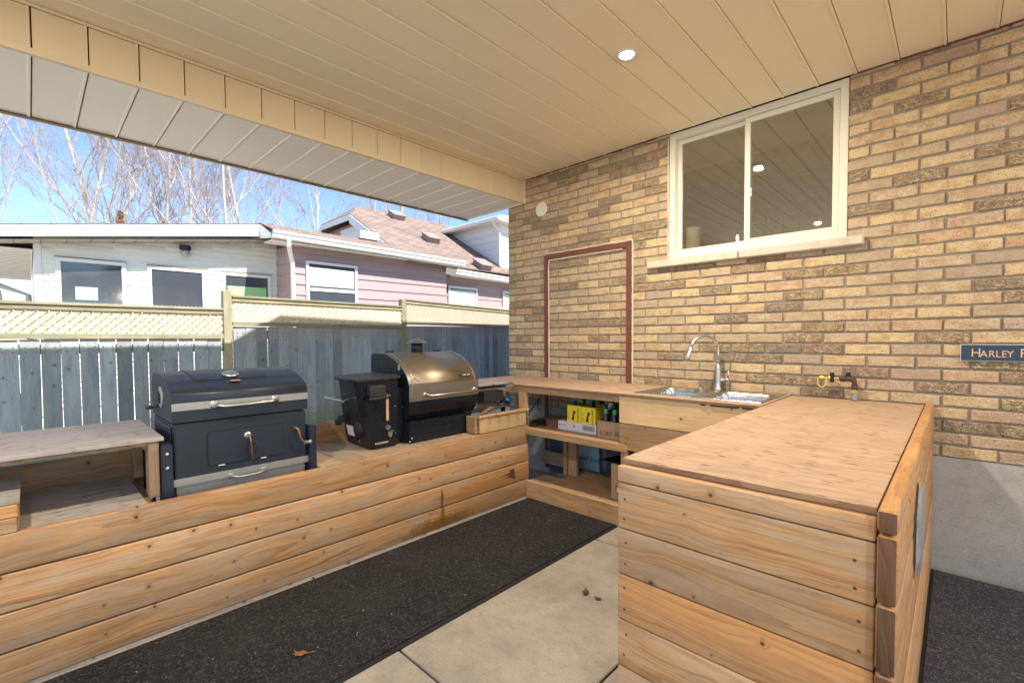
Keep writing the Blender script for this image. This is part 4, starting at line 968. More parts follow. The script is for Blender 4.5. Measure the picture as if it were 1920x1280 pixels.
# things under / on shelves
bm = bmesh.new()
bbox(bm, (.56, -.022, .02), (.93, -.006, .56)); tag(put('leaning_board', bm, M['darkpanel']), 'dark blue panel leaning on the foundation under the shelf left of the post', 'panel')
t = thing('chalk_board', 'pale blue board lettered and back leaning behind the lower shelf', 'board', (1.07, -.08, .1))
box('board', (.905, -.10, .142), (1.185, -.086, .86), M['paleboard'], t, bev=.001, along='z', wide='x')
fr_ = face_rot((1, 0, 0), (0, 0, 1))
text('lettering', 'and back', .064, (1.09, -.1008, .243), fr_, M['darkpanel'], t, shear=.35)
bm = bmesh.new(); tube(bm, [(1.08+.03*math.cos(a), -.1008, .40+.014*math.sin(2*a)) for a in [k*.3 for k in range(20)]], .0015, 4); put('chalk_scroll', bm, M['darkpanel'], t)
bm = bmesh.new(); bbox(bm, (1.25, -.09, .142), (1.68, -.07, .50)); tag(put('leaning_board', bm, M['darkpanel']), 'dark blue panel behind the lower shelf right of the lettered board', 'panel')
t = thing('card_box', 'kraft carton with a blue label at the right end of the lower shelf', 'box', (1.7, -.55, .14))
box('carton', (1.615, -.60, .142), (1.735, -.30, .40), M['kraft'], t)
box('label', (1.655, -.6025, .19), (1.728, -.6005, .245), M['inkb'], t, bev=0); box('label', (1.662, -.6035, .197), (1.69, -.603, .238), M['cardw'], t, bev=0)
bm = bmesh.new(); V = [bm.verts.new(q) for q in ((1.50, -.57, .405), (1.735, -.62, .415), (1.76, -.38, .43), (1.60, -.36, .425))]; bm.faces.new(V); bmesh.ops.solidify(bm, geom=list(bm.faces), thickness=.012); tag(put('black_tray', bm, M['void']), 'black flat tray lying on top of the carton', 'tray')
# beer boxes
t = thing('white_carton_tray', 'low white carton tray with a barcode on the middle shelf', 'box', (1.25, -.5, .575))
TY = -.545; x0, x1 = 1.085, 1.452
bm = bmesh.new()
bbox(bm, (x0, TY, .5765), (x1, TY+.003, .648)); bbox(bm, (x0, TY+.26, .5765), (x1, TY+.263, .648)); bbox(bm, (x0, TY+.003, .5765), (x0+.003, TY+.26, .648)); bbox(bm, (x1-.003, TY+.003, .5765), (x1, TY+.26, .648)); bbox(bm, (x0+.003, TY+.003, .5765), (x1-.003, TY+.26, .579))
put('tray', bm, M['cardw'], t)
bm = bmesh.new(); bbox(bm, (1.325, TY-.001, .598), (1.43, TY-.0003, .634)); o = put('barcode', bm, M['ink'], t)
bm = bmesh.new(); bbox(bm, (1.329, TY-.0018, .602), (1.426, TY-.0012, .630)); put('barcode_field', bm, M['cardw'], o)
bm = bmesh.new(); xx = 1.335
while xx < 1.42:
    wv = random.choice((.002, .003, .005)); bbox(bm, (xx, TY-.0026, .605), (xx+wv, TY-.002, .627)); xx += wv+random.choice((.002, .003, .004))
put('barcode_bars', bm, M['ink'], o)
text('printed_line', 'BREWED IN CANADA', .008, (1.13, TY-.0012, .617), fr_, M['ink'], t)
bm = bmesh.new(); extr(bm, [(1.245+.013*math.cos(a)*(1 if k % 2 else .5), .617+.013*math.sin(a)*(1 if k % 2 else .5)) for k, a in enumerate([j*.6283 for j in range(10)])], TY-.0015, TY-.0005, 'y'); put('leaf_mark', bm, M['inkr'], t)
def bottle(x, y, z, mat, lab, h=.24, necklab=True, group='bottles in the cartons'):
    t = thing('beer_bottle', lab, 'bottle', (x, y, z), group)
    bm = bmesh.new(); lathe(bm, [(.028, 0), (.031, .006), (.031, h*.52), (.028, h*.6), (.015, h*.74), (.0135, h*.95), (.0155, h*.955), (.0155, h), (.012, h)], (x, y, z), 'z', 16); put('bottle_glass', bm, mat, t, smooth=True)
    if necklab:
        bm = bmesh.new(); lathe(bm, [(.0185, h*.70), (.0152, h*.75), (.0145, h*.86)], (x, y, z), 'z', 16); put('neck_label', bm, M['label'], t, smooth=True)
for i, (xa, lb) in enumerate(((1.172, 'yellow six pack carton of lager, left one in the white tray'), (1.308, 'yellow six pack carton of lager, right one beside the dark bottles'))):
    t = thing('six_pack', lb, 'beer carton', (xa+.06, -.46, .58), 'yellow six packs in the white tray')
    y0 = TY+.008; xb = xa+.131; z1 = .782-.002*i
    bm = bmesh.new()
    bbox(bm, (xa, y0, .58), (xb, y0+.002, z1)); bbox(bm, (xa, y0+.19, .58), (xb, y0+.192, z1)); bbox(bm, (xa, y0+.002, .58), (xa+.002, y0+.19, z1)); bbox(bm, (xb-.002, y0+.002, .58), (xb, y0+.19, z1))
    put('carton', bm, M['yellow'], t)
    bm = bmesh.new(); bbox(bm, (xa+.003, y0+.09, .60), (xb-.003, y0+.093, z1-.015)); put('divider', bm, M['kraft'], t)
    vr = face_rot((0, 0, 1), (-1, 0, 0))
    text('brand_lettering', 'LANDSHARK', .026, (xb-.026, y0-.0006, .700), vr, M['ink'], t, font_scale=.88)
    text('slogan_lettering', 'FINS UP!', .017, (xa+.015, y0-.0006, .695), vr, M['inkr'], t)
    bm = bmesh.new()
    extr(bm, [(xa+.04, .672), (xa+.052, .69), (xa+.05, .705), (xa+.06, .722), (xa+.058, .738), (xa+.074, .742), (xa+.082, .73), (xa+.074, .712), (xa+.064, .708), (xa+.07, .69), (xa+.064, .678), (xa+.074, .664), (xa+.05, .664)], y0-.0012, y0-.0004, 'y'); put('fin_mark', bm, M['ink'], t)
bottle(1.218, -.49, .581, M['greenglass'], 'green bottle neck nearest the left side of the left yellow carton', .233, False)
bottle(1.262, -.43, .581, M['greenglass'], 'green bottle neck standing taller at the back of the left yellow carton', .24, False)
bottle(1.345, -.42, .581, M['greenglass'], 'green bottle neck showing above the right yellow carton', .235, False)
t = thing('kraft_carton', 'kraft cardboard carton printed LCBO on the middle shelf', 'box', (1.62, -.5, .575))
y0 = -.60; xa, xb = 1.497, 1.735
bm = bmesh.new(); bbox(bm, (xa, y0, .5765), (xb, y0+.003, .703)); bbox(bm, (xa, y0+.25, .5765), (xb, y0+.253, .703)); bbox(bm, (xa, y0+.003, .5765), (xa+.003, y0+.25, .703)); bbox(bm, (xb-.003, y0+.003, .5765), (xb, y0+.25, .703)); bbox(bm, (xa+.003, y0+.003, .5765), (xb-.003, y0+.25, .579))
put('carton', bm, M['kraft'], t)
text('print', 'LCBO', .042, (1.572, y0-.0008, .613), fr_, M['ink'], t, font_scale=.95)
for k in range(4): text('small_print', 'PLEASE RECYCLE', .0065, (1.665, y0-.0008, .632-k*.0095), fr_, M['ink'], t)
for i, (bx, by, lb) in enumerate(((1.54, -.55, 'dark bottle with green neck label, leftmost in the LCBO carton'), (1.615, -.55, 'dark bottle with green neck label, middle of the LCBO carton'), (1.69, -.55, 'dark bottle with green neck label, right end of the LCBO carton'), (1.575, -.46, 'dark bottle in the back row of the LCBO carton, left'), (1.655, -.46, 'dark bottle in the back row of the LCBO carton, right'))):
    bottle(bx, by, .580, M['brownglass'], lb, .242)
t = thing('yellow_wrapper', 'small yellow carton lying behind the dark bottles', 'carton', (1.66, -.39, .8))
box('wrapper', (1.60, -.36, .58), (1.73, -.28, .815), M['yellow'], t)
bm = bmesh.new(); tube(bm, [(1.42, -.33, .77), (1.45, -.38, .80), (1.50, -.40, .79), (1.47, -.42, .76)], [.02, .03, .028, .012], 7); tag(put('crumpled_foil', bm, M['foil']), 'crumpled silver foil between the yellow cartons and dark bottles', 'foil')
t = thing('black_cable', 'black cable coil at the left end of the middle shelf', 'cable', (.8, -.5, .58))
bm = bmesh.new(); tube(bm, [(.88+.05*math.cos(a)*(1-k*.01), -.55+.08*math.sin(a), .582+.001*k) for k, a in enumerate([j*.45 for j in range(40)])], .006, 6); put('coil', bm, M['void'], t, smooth=True)
bm = bmesh.new(); tube(bm, [(.62, -.40, .60), (.66, -.36, .70), (.74, -.32, .82), (.80, -.30, .90)], .004, 6); tube(bm, [(.70, -.34, .76), (.68, -.33, .70), (.70, -.32, .66)], .004, 6); put('lead', bm, M['void'], t)
# griddle under side_top
t = thing('steel_griddle', 'stainless tabletop griddle with slotted guard tucked under the counter corner', 'griddle', (.55, -.8, .6))
bm = bmesh.new(); extr(bm, [(.22, .76), (.60, .745), (.60, .775), (.58, .84), (.50, .905), (.22, .905)], -1.04, -.60, 'y'); put('griddle_body', bm, M['galv'], t)
for sy in (-1.03, -.63):
    box('griddle_leg', (.25, sy-.015, .596), (.28, sy+.015, .752), M['blackm'], t); box('griddle_leg', (.52, sy-.015, .596), (.55, sy+.015, .750), M['blackm'], t)
bm = bmesh.new()
for i in range(16):
    for j in range(3):
        yq = -.90+i*.0175; zz = .898-j*.018; xx = .512+j*.0155
        bbox(bm, (xx-.003, yq, zz-.006), (xx+.006, yq+.008, zz+.004))
put('guard_slots', bm, M['void'], t)
bm = bmesh.new(); bbox(bm, (.598, -1.02, .722), (.606, -.62, .75)); put('front_lip', bm, M['steel'], t)
t = thing('grease_box', 'black open metal grease box hanging on the griddle front', 'grease box', (.62, -.87, .8))
bm = bmesh.new(); a_, b_ = -1.0, -.78
bbox(bm, (.69, a_, .80), (.693, b_, .885)); bbox(bm, (.60, a_, .80), (.603, b_, .885)); bbox(bm, (.603, a_, .80), (.69, a_+.003, .885)); bbox(bm, (.603, b_-.003, .80), (.69, b_, .885)); bbox(bm, (.603, a_+.003, .80), (.69, b_-.003, .803))
put('box_shell', bm, M['blackm'], t)
bm = bmesh.new(); bbox(bm, (.64, -.775, .775), (.67, -.735, .83)); lathe(bm, [(.012, 0), (.012, .02)], (.60, -.745, .835), 'x', 12); put('control_knob', bm, M['void'], t)
bm = bmesh.new(); bmesh.ops.create_icosphere(bm, subdivisions=2, radius=1)
for v in bm.verts: v.co = Vector((v.co.x*.025, v.co.y*.045*(1+.2*math.sin(v.co.z*5)), v.co.z*.018))+Vector((.635, -.655, .785))
tag(put('blue_cloth', bm, M['cloth']), 'small bright blue cloth stuffed beside the griddle', 'cloth')
# ------------------------------------------------------------------ sink and faucet
sk = thing('kitchen_sink', 'double bowl stainless steel drop-in sink in the plywood counter', 'sink', (2.2, -.34, .93))
for j, (a, b) in enumerate(((1.80, 2.205), (2.205, 2.612))):
    cx = (a+b)/2; hx_, hy = (b-a)/2, .262; cy = -.336
    inner_c = (cx, -.357); ihx, ihy = hx_-.028, .20
    def loop(cx, cy, hx, hy, r, z): return [(x, y, z) for x, y in rrect(cx, cy, hx, hy, r, 6)]
    bm = bmesh.new()
    rings = [loop(cx, cy, hx_-.0005, hy, .004, .9305), loop(cx, cy, hx_-.0005, hy, .004, .936), loop(inner_c[0], inner_c[1], ihx+.008, ihy+.008, .068, .9365), loop(inner_c[0], inner_c[1], ihx, ihy, .062, .932), loop(inner_c[0], inner_c[1], ihx-.006, ihy-.006, .06, .90), loop(inner_c[0], inner_c[1], ihx-.02, ihy-.02, .055, .78), loop(inner_c[0], inner_c[1], ihx-.05, ihy-.05, .04, .755), loop(inner_c[0], inner_c[1], .03, .03, .028, .752)]
    VR = [[bm.verts.new(q) for q in rg] for rg in rings]
    for A_, B_ in zip(VR[:-1], VR[1:]):
        n = len(A_)
        for i in range(n): bm.faces.new((A_[i], A_[(i+1) % n], B_[(i+1) % n], B_[i]))
    bm.faces.new(VR[-1])
    bmesh.ops.recalc_face_normals(bm, faces=list(bm.faces))
    o = put('bowl', bm, M['sinksteel'], sk, smooth=True)
    bm = bmesh.new(); lathe(bm, [(.04, 0), (.038, .004), (.02, .002)], (inner_c[0], inner_c[1], .7525), 'z', 20); put('drain', bm, M['steel'], o)
fa = thing('faucet', 'brushed steel gooseneck kitchen faucet behind the sink', 'faucet', (2.18, -.08, .936))
F0 = Vector((2.18, -.08, .9367))
bm = bmesh.new(); lathe(bm, [(.030, 0), (.028, .006), (.021, .02), (.0195, .06), (.018, .16), (.0145, .19)], F0, 'z', 20); put('body', bm, M['steel'], fa, smooth=True)
dr = Vector((-.115, -.205, 0)); pts = [F0+Vector((0, 0, .18))]
pts += [F0+Vector((0, 0, .26))]
for k in range(13):
    a = math.pi*k/12*.93; pts.append(F0+Vector((0, 0, .285))+dr*.5*(1-math.cos(a))+Vector((0, 0, .105*math.sin(a))))
bm = bmesh.new(); tube(bm, pts, .0115, 14); put('spout', bm, M['steel'], fa, smooth=True)
e0 = pts[-1]; dv = (pts[-1]-pts[-2]).normalized()
bm = bmesh.new(); tube(bm, [e0-dv*.005, e0+dv*.004, e0+dv*.05, e0+dv*.085, e0+dv*.09], [.0125, .0145, .017, .0195, .016], 16); put('spray_head', bm, M['steel'], fa, smooth=True)
bm = bmesh.new(); tube(bm, [F0+Vector((.0, 0, .07)), F0+Vector((.055, .0, .072))], .0135, 14); tube(bm, [F0+Vector((.055, 0, .072)), F0+Vector((.075, 0, .075))], [.017, .016], 14); tube(bm, [F0+Vector((.068, 0, .08)), F0+Vector((.072, .005, .14))], [.007, .0045], 10); put('lever', bm, M['steel'], fa, smooth=True)
bm = bmesh.new(); lathe(bm, [(.018, 0), (.016, .006), (.008, .009)], (2.06, -.085, .9367), 'z', 16); tag(put('soap_cap', bm, M['steel'], sk))
# ------------------------------------------------------------------ bar counter (peninsula)
br = thing('bar_counter', 'cedar plank bar counter with knotty plywood top projecting from the wall', 'counter', (2.98, -1.1, 0))
PT = .925
bm = bmesh.new(); bbox(bm, (2.634, -2.176, PT-.018), (3.293, -.72, PT)); bbox(bm, (2.634, -.718, PT-.018), (3.293, -.004, PT-.0006)); bmesh.ops.bevel(bm, geom=list(bm.edges), offset=.0012, segments=1, affect='EDGES')
rot = Matrix.Identity(3)
inv = rot.transposed(); c = Vector((2.96, -1.1, PT))
for v in bm.verts: v.co = inv @ (v.co-c)
put('counter_top', bm, M['ply'], br, loc=c, rot=rot)
bm = bmesh.new(); bbox(bm, (2.634, -2.1772, PT-.0172), (3.292, -2.1766, PT-.002)); put('ply_edge', bm, M['plyedge'], br)
for z0, z1, th in ((.8535, .9055, .002), (.7035, .8505, 0), (.5535, .7005, 0), (.4035, .5505, 0), (.2485, .4005, 0), (.0935, .2455, 0), (.006, .0905, 0)):
    box('front_plank', (2.632, -2.205-th, z0), (3.2945, -2.168, z1), M['cedar_orange'] if z0 in (.4035,) else M['cedar'], br, bev=.005, segs=2, along='x', wide='z')
for z0, z1 in ((.882, .936), (.7235, .8785), (.5665, .7205), (.4095, .5635), (.2525, .4065), (.0955, .2495), (.004, .0925)):
    box('side_plank', (3.297, -2.224, z0), (3.335, -.004, z1), M['cedar_orange'], br, bev=.011, segs=3, along='y', wide='z')
    box('end_grain', (3.300, -2.2262, z0+.004), (3.332, -2.2238, z1-.004), M['endgrain'], br, bev=.010 if z1-z0 > .1 else .006, segs=2, along='z', wide='x')
box('side_panel', (2.64, -2.16, .0), (2.658, -.70, .90), M['shelfwood'], br, bev=0)
box('corner_post', (3.20, -2.16, .0), (3.29, -2.07, .905), M['shelfwood'], br, along='z')
for xs_ in (2.66, 3.262):
    for zz in (.80, .735, .66, .59, .51, .44, .36, .29):
        bm = bmesh.new(); lathe(bm, [(.0042, 0), (.0035, -.0008)], (xs_+random.uniform(-.006, .006), -2.2052, zz), 'y', 8); put('screw_head', bm, M['rustpipe'], br)
# badge on side panel
t = thing('metal_plaque', 'hammered oval metal plaque hung on the outer side of the bar', 'plaque', (3.34, -1.6, .7))
bm = bmesh.new(); c_ = bm.verts.new((0, 0, .008)); N = 28
ring = []
for i in range(N):
    a = 2*math.pi*i/N; k = 1+(.10 if i % 4 == 0 else 0); ring.append(bm.verts.new((.145*k*math.cos(a), .145*k*math.sin(a), .001)))
ring2 = [bm.verts.new((v.co.x*.8, v.co.y*.8, .010)) for v in ring]
for i in range(N):
    bm.faces.new((ring[i], ring[(i+1) % N], ring2[(i+1) % N], ring2[i])); bm.faces.new((ring2[i], ring2[(i+1) % N], c_))
bmesh.ops.solidify(bm, geom=list(bm.faces), thickness=.003)
link(bpy.data.objects.new('plaque_disc', mesh_of(bm, M['foil'])), t, Matrix.Translation((3.341, -1.56, .705)) @ face_rot((0, 1, 0), (0, 0, 1)))
# ------------------------------------------------------------------ fence
fe = thing('wooden_fence', 'weathered grey board fence with lattice top and green tinged posts', 'fence', (-2, -1, 0))
secs = [((-1.895, -4.75), (-1.895, -2.165), 1.634, 1.632, 1.345, 1.358), ((-1.90, -2.088), (-2.235, .12), 1.777, 1.768, 1.474, 1.475), ((-2.262, .20), (-2.52, 2.75), 1.822, 1.882, 1.516, 1.538)]
for si, (a, b, zt0, zt1, zl0, zl1) in enumerate(secs):
    a, b = Vector((*a, 0)), Vector((*b, 0)); d = b-a; L = d.length; u = d.normalized(); nrm = Vector((u.y, -u.x, 0))
    Mx = Matrix((u, Vector((0, 0, 1)), nrm)).transposed().to_4x4()   # local x along, y up, z toward patio
    def W(s, h, o): return a+u*s+nrm*o+Vector((0, 0, h))
    tilt_t = math.atan2(zt1-zt0, L); tilt_l = math.atan2(zl1-zl0, L)
    s = .01
    while s < L-.03:
        wd = min(.112+random.uniform(-.008, .006), L-s-.003); k = s/L; zt = zl0+(zl1-zl0)*k-.02
        me = boxmesh(round(zt-.06, 3), round(wd, 3), .016, .002, M['fence'])
        rt = Matrix((Vector((0, 0, 1)), u, Vector((0, 0, 1)).cross(u))).transposed().to_4x4()
        link(bpy.data.objects.new('fence_board', me), fe, Matrix.Translation(W(s+wd/2, (zt+.06)/2, .012+random.uniform(-.003, .003))) @ Matrix.Rotation(random.gauss(0, .002), 4, nrm) @ rt)
        s += wd+random.choice((.002, .0045, .003, .001))+(.002 if si == 0 else 0)
    nb = bmesh.new()
    s_ = .05
    while s_ < L-.05:
        for hh in (.34, .37, zl0+(zl1-zl0)*s_/L-.085, zl0+(zl1-zl0)*s_/L-.12):
            q_ = W(s_+random.uniform(-.01, .01), hh, .0235); bbox(nb, q_-Vector((.003, .003, .003)), q_+Vector((.003, .003, .003)))
        s_ += .058
    tag(put('board_nails', nb, M['void'], fe), kind='stuff')
    def rail(name, h0, h1, t0, o, w_, tl):
        me = boxmesh(round(L, 3), w_, t0, .003, M['rail']); hm = (h0+h1)/2
        link(bpy.data.objects.new(name, me), fe, Matrix.Translation(W(L/2, hm, o)) @ Matrix.Rotation(-tl, 4, nrm) @ Mx)
    rail('cap_rail', zt0-.012, zt1-.012, .085, .0, .024, tilt_t)
    rail('top_rail', zt0-.045, zt1-.045, .018, .020, .040, tilt_t)
    rail('lattice_rail', zl0+.005, zl1+.005, .022, .030, .045, tilt_l)
    rail('backing_rail', .35, .35, .035, -.02, .08, 0)
    rail('backing_rail', zl0-.10, zl1-.10, .035, -.02, .08, tilt_l)
    # lattice: two diagonal layers
    for layer, (o, sg) in enumerate(((.012, 1), (.003, -1))):
        bm = bmesh.new(); hgt = max(zt0-zl0, zt1-zl1)-.03; s = -hgt
        while s < L+hgt:
            # strip centre line from (s, bottom) at 45deg
            s0, s1 = (s, s+hgt) if sg > 0 else (s+hgt, s)
            h0_, h1_ = 0.0, hgt
            q = []
            for (ss, hh) in ((s0, h0_), (s1, h1_)): q.append((ss, hh))
            lo_s, hi_s = .003, L-.003
            (sa, ha), (sb, hb) = q
            if not (max(sa, sb) < lo_s or min(sa, sb) > hi_s):
                def clip(sv): return ha+(hb-ha)*(sv-sa)/(sb-sa)
                pa = [sa, ha]; pb = [sb, hb]
                for P_ in (pa, pb):
                    if P_[0] < lo_s: P_[1] = clip(lo_s); P_[0] = lo_s
                    if P_[0] > hi_s: P_[1] = clip(hi_s); P_[0] = hi_s
                if math.hypot(pa[0]-pb[0], pa[1]-pb[1]) > .03:
                    dz = lambda sv: zl0+(zl1-zl0)*sv/L+.012
                    A_, B_ = W(pa[0], dz(pa[0])+pa[1], o), W(pb[0], dz(pb[0])+pb[1], o)
                    ax = (B_-A_).normalized(); sd = nrm.cross(ax).normalized()
                    vs = []
                    for P_ in (A_, B_):
                        for e1, e2 in ((-1, -1), (1, -1), (1, 1), (-1, 1)): vs.append(bm.verts.new(P_+sd*.0195*e1+nrm*.0035*e2))
                    for fc in ((0, 1, 2, 3), (7, 6, 5, 4), (0, 4, 5, 1), (1, 5, 6, 2), (2, 6, 7, 3), (3, 7, 4, 0)): bm.faces.new([vs[i] for i in fc])
            s += .066
        bmesh.ops.recalc_face_normals(bm, faces=list(bm.faces))
        me = put('lattice', bm, M['lattice'], fe); tag(me, kind='stuff')
for (x, y, zt) in ((-1.90, -2.127, 1.812), (-2.25, .16, 1.872), (-2.53, 2.80, 1.95), (-1.895, -4.80, 1.70)):
    box('fence_post', (x-.045, y-.038, 0), (x+.045, y+.038, zt), M['rail'], fe, bev=.004, along='z', wide='y')
# ------------------------------------------------------------------ neighbour house
nh = thing('neighbour_house', 'white and pink sided bungalow with brown roof beyond the fence', 'house', (-7, 1, 0))
WXP = -6.4
def softz(y): return 2.753+.141*(y+3.432)
bm = bmesh.new(); extr(bm, [(-3.43, 0), (-.04, 0), (-.04, softz(-.04)+.1), (-3.43, softz(-3.43)+.1)], -11, WXP-.012, 'x'); put('white_wall', bm, M['siding'], nh)
def lap(name, x, ya, yb, z, h, mat, th=.024):
    bm = bmesh.new(); extr(bm, [(x-.012, z), (x+th, z), (x+th, z+.006), (x+.002, z+h), (x-.012, z+h)], ya, yb, 'y'); return put(name, bm, mat, nh)
z = .3; HS = .096
while z < 3.3:
    ys0 = -3.35
    if z+HS > softz(-3.35): ys0 = -3.432+(z+HS*.9-2.753)/.141
    if ys0 < -.1: lap('siding_board', WXP, ys0, -.045, z, HS, M['siding'])
    z += HS
box('corner_board', (WXP-.01, -3.434, .2), (WXP+.018, -3.352, softz(-3.4)), M['white'], nh, along='z')
bm = bmesh.new(); V = []
for x_ in (-6.002, -6.42):
    for y_ in (-4.05, -.2): V.append(bm.verts.new((x_, y_, softz(y_)+ (0.0 if x_ < -6.2 else .0))))
bm.faces.new((V[0], V[1], V[3], V[2])); bmesh.ops.solidify(bm, geom=list(bm.faces), thickness=-.01); put('rake_soffit', bm, M['soffitw'], nh)
bm = bmesh.new()
for i in range(14):
    y_ = -3.9+i*.27; bbox(bm, (-6.39, y_, softz(y_)-.0035), (-6.01, y_+.008, softz(y_)+.002))
put('soffit_seams', bm, M['seam'], nh)
bm = bmesh.new(); extr(bm, [(-4.1, 2.69), (-.26, 3.272), (-.26, 3.495), (-4.1, 2.842)], -6.0, -5.975, 'x'); put('rake_fascia', bm, M['white'], nh)
bm = bmesh.new(); extr(bm, [(-4.15, 2.836), (-.24, 3.50), (-.24, 3.512), (-4.15, 2.848)], -11.5, -5.965, 'x'); put('low_roof', bm, M['shingle'], nh)
# left eave
bm = bmesh.new(); bbox(bm, (-11.4, -4.05, 2.655), (-6.43, -3.44, 2.67)); o = put('eave_soffit', bm, M['soffitw'], nh)
bm = bmesh.new(); bbox(bm, (-11.4, -4.15, 2.66), (-6.0, -4.06, 2.80)); put('eave_gutter', bm, M['white'], nh)
bm = bmesh.new()
for i in range(22): bbox(bm, (-6.6-i*.2, -4.04, 2.651), (-6.59-i*.2, -3.46, 2.6545))
put('soffit_seams', bm, M['seam'], nh)
bm = bmesh.new(); tube(bm, [(-7.35, -4.12, 2.66), (-7.35, -4.1, 2.4), (-7.33, -3.8, 2.18), (-7.3, -3.5, 2.05), (-7.3, -3.48, .3)], .04, 8); put('downspout', bm, M['galv'], nh, smooth=True)
def nwin(x, ya, yb, za, zb_, mull=None, blind=None, bmat=None, deep=.03):
    o = bpy.data.objects.new('window', None); link(o, nh, Matrix.Translation((x, (ya+yb)/2, za)))
    bm = bmesh.new(); w_ = .055
    bbox(bm, (x-.01, ya, za), (x+deep, ya+w_, zb_)); bbox(bm, (x-.01, yb-w_, za), (x+deep, yb, zb_)); bbox(bm, (x-.01, ya+w_, zb_-w_), (x+deep-.001, yb-w_, zb_)); bbox(bm, (x-.01, ya+w_, za), (x+deep-.001, yb-w_, za+w_))
    if mull: bbox(bm, (x-.01, ya+w_, mull-.03), (x+deep-.002, yb-w_, mull+.03))
    put('window_frame', bm, M['white'], o)
    bm = bmesh.new(); bbox(bm, (x+deep-.003, ya-.012, zb_+.001), (x+deep+.006, yb+.012, zb_+.014)); put('head_flashing', bm, M['seam'], o)
    bm = bmesh.new(); bbox(bm, (x-.008, ya+w_, za+w_), (x+.012, yb-w_, zb_-w_)); put('pane', bm, M['dglass'], o)
    if blind: 
        bm = bmesh.new(); bbox(bm, (x+.0125, ya+w_+blind[2], blind[0]), (x+.0145, yb-w_-blind[2], blind[1])); put('blind', bm, bmat or M['blind'], o)
    return o
o = nwin(WXP+.024, -3.208, -2.389, 1.80, 2.577)
bm = bmesh.new(); bbox(bm, (WXP+.0375, -3.0, 1.95), (WXP+.0395, -2.74, 2.15)); put('picture', bm, M['paleboard'], o)
nwin(WXP+.024, -2.113, -1.281, 1.80, 2.567)
nwin(WXP+.024, -1.02, -.182, 1.80, 2.566, blind=(2.14, 2.32, .03), bmat=M['greenblind'])
for x, y, z, lb in ((WXP+.01, -1.585, 2.87, 'black wall lamp with glass shade on the white siding above the windows'),):
    t = thing('wall_lamp', lb, 'lamp', (x, y, z))
    bm = bmesh.new(); lathe(bm, [(.075, .03), (.085, .01), (.085, -.04), (.05, -.05)], (x+.09, y, z+.06), 'z', 18); bbox(bm, (x, y-.03, z+.03), (x+.05, y+.03, z+.09)); put('lamp_cap', bm, M['blackm'], t)
    bm = bmesh.new(); lathe(bm, [(.06, 0), (.07, -.03), (.06, -.09), (.03, -.11)], (x+.09, y, z+.01), 'z', 16); put('lamp_glass', bm, M['galv'], t, smooth=True)
# pink wing
PX = -5.7
bm = bmesh.new(); bbox(bm, (-10, -.045, 0), (PX-.012, 3.64, 3.1)); put('pink_wall', bm, M['pink'], nh)
z = .34; HP = .203
while z < 3.1:
    lap('pink_board', PX, -.055, 3.652, z, min(HP, 3.1-z), M['pink'], .020)
    bm = bmesh.new(); extr(bm, [(-.045, z), (-.066, z), (-.066, z+.006), (-.049, z+min(HP, 3.1-z)), (-.045, z+min(HP, 3.1-z))], WXP, PX+.018, 'x'); put('pink_board', bm, M['pink'], nh)
    z += HP
nwin(PX+.022, .225, 1.284, 1.7, 2.84, mull=2.29, blind=(2.36, 2.72, .02))
bm = bmesh.new(); bbox(bm, (-10, 3.66, 0), (-6.012, 9.5, 3.05)); put('pink_wall', bm, M['pink'], nh)
z = .34
while z < 3.02:
    lap('pink_board', -6.0, 3.655, 9.5, z, min(HP, 3.02-z), M['pink'], .018); z += HP
nwin(-5.974, 3.93, 4.92, 1.75, 2.66, blind=(1.85, 2.56, .02))
nwin(-5.974, 5.9, 6.8, 1.75, 2.66, blind=(1.85, 2.56, .02))
def gutter(x, ya, yb, za, zb2, h=.125, w_=.12):
    bm = bmesh.new(); extr(bm, [(x-w_, 0), (x-.035, 0), (x-.02, h*.45), (x, h*.62), (x, h*.95), (x-.012, h), (x-.018, h*.9), (x-.05, .02), (x-w_, .02)], ya, yb, 'y')
    for v in bm.verts: v.co.z += za+(zb2-za)*(v.co.y-ya)/(yb-ya)
    bmesh.ops.recalc_face_normals(bm, faces=list(bm.faces)); put('gutter', bm, M['white'], nh)
    bm = bmesh.new(); V = [(x-w_-.012, -.035), (x-w_, -.035), (x-w_, h), (x-w_-.012, h)]; extr(bm, V, ya+.02, yb-.02, 'y')
    for v in bm.verts: v.co.z += za+(zb2-za)*(v.co.y-ya)/(yb-ya)
    put('fascia_board', bm, M['white'], nh)
gutter(-5.3, -.484, 3.984, 3.135, 3.085)
gutter(-5.6, 3.60, 9.5, 2.93, 2.80)
bm = bmesh.new(); bbox(bm, (-5.9, -.45, 3.10), (-5.42, 3.95, 3.112)); put('eave_soffit', bm, M['soffitw'], nh)
bm = bmesh.new(); bbox(bm, (-6.1, 3.96, 2.90), (-5.73, 9.5, 2.912)); put('eave_soffit', bm, M['soffitw'], nh)
bm = bmesh.new(); extr(bm, [(-5.30, 3.262), (-6.0, 3.495), (-9.0, 3.60), (-9.0, 3.585), (-6.0, 3.48), (-5.31, 3.247)], -.478, 3.97, 'y')
for v in bm.verts: v.co.z -= .05*(v.co.y+.47)/4.4 if v.co.x > -5.9 else 0
put('wing_roof', bm, M['shingle'], nh)
bm = bmesh.new(); extr(bm, [(-5.42, 3.13), (-5.42, 3.205), (-6.0, 3.475), (-6.5, 3.49), (-6.5, 3.22), (-6.0, 3.20)], -.476, -.45, 'y'); put('rake_fascia', bm, M['white'], nh)
bm = bmesh.new(); tube(bm, [(-5.36, -.20, 3.14), (-5.38, -.19, 3.02), (-5.50, -.12, 2.88), (-5.63, -.04, 2.76), (-5.635, -.03, .3)], .042, 4); put('downspout', bm, M['white'], nh)
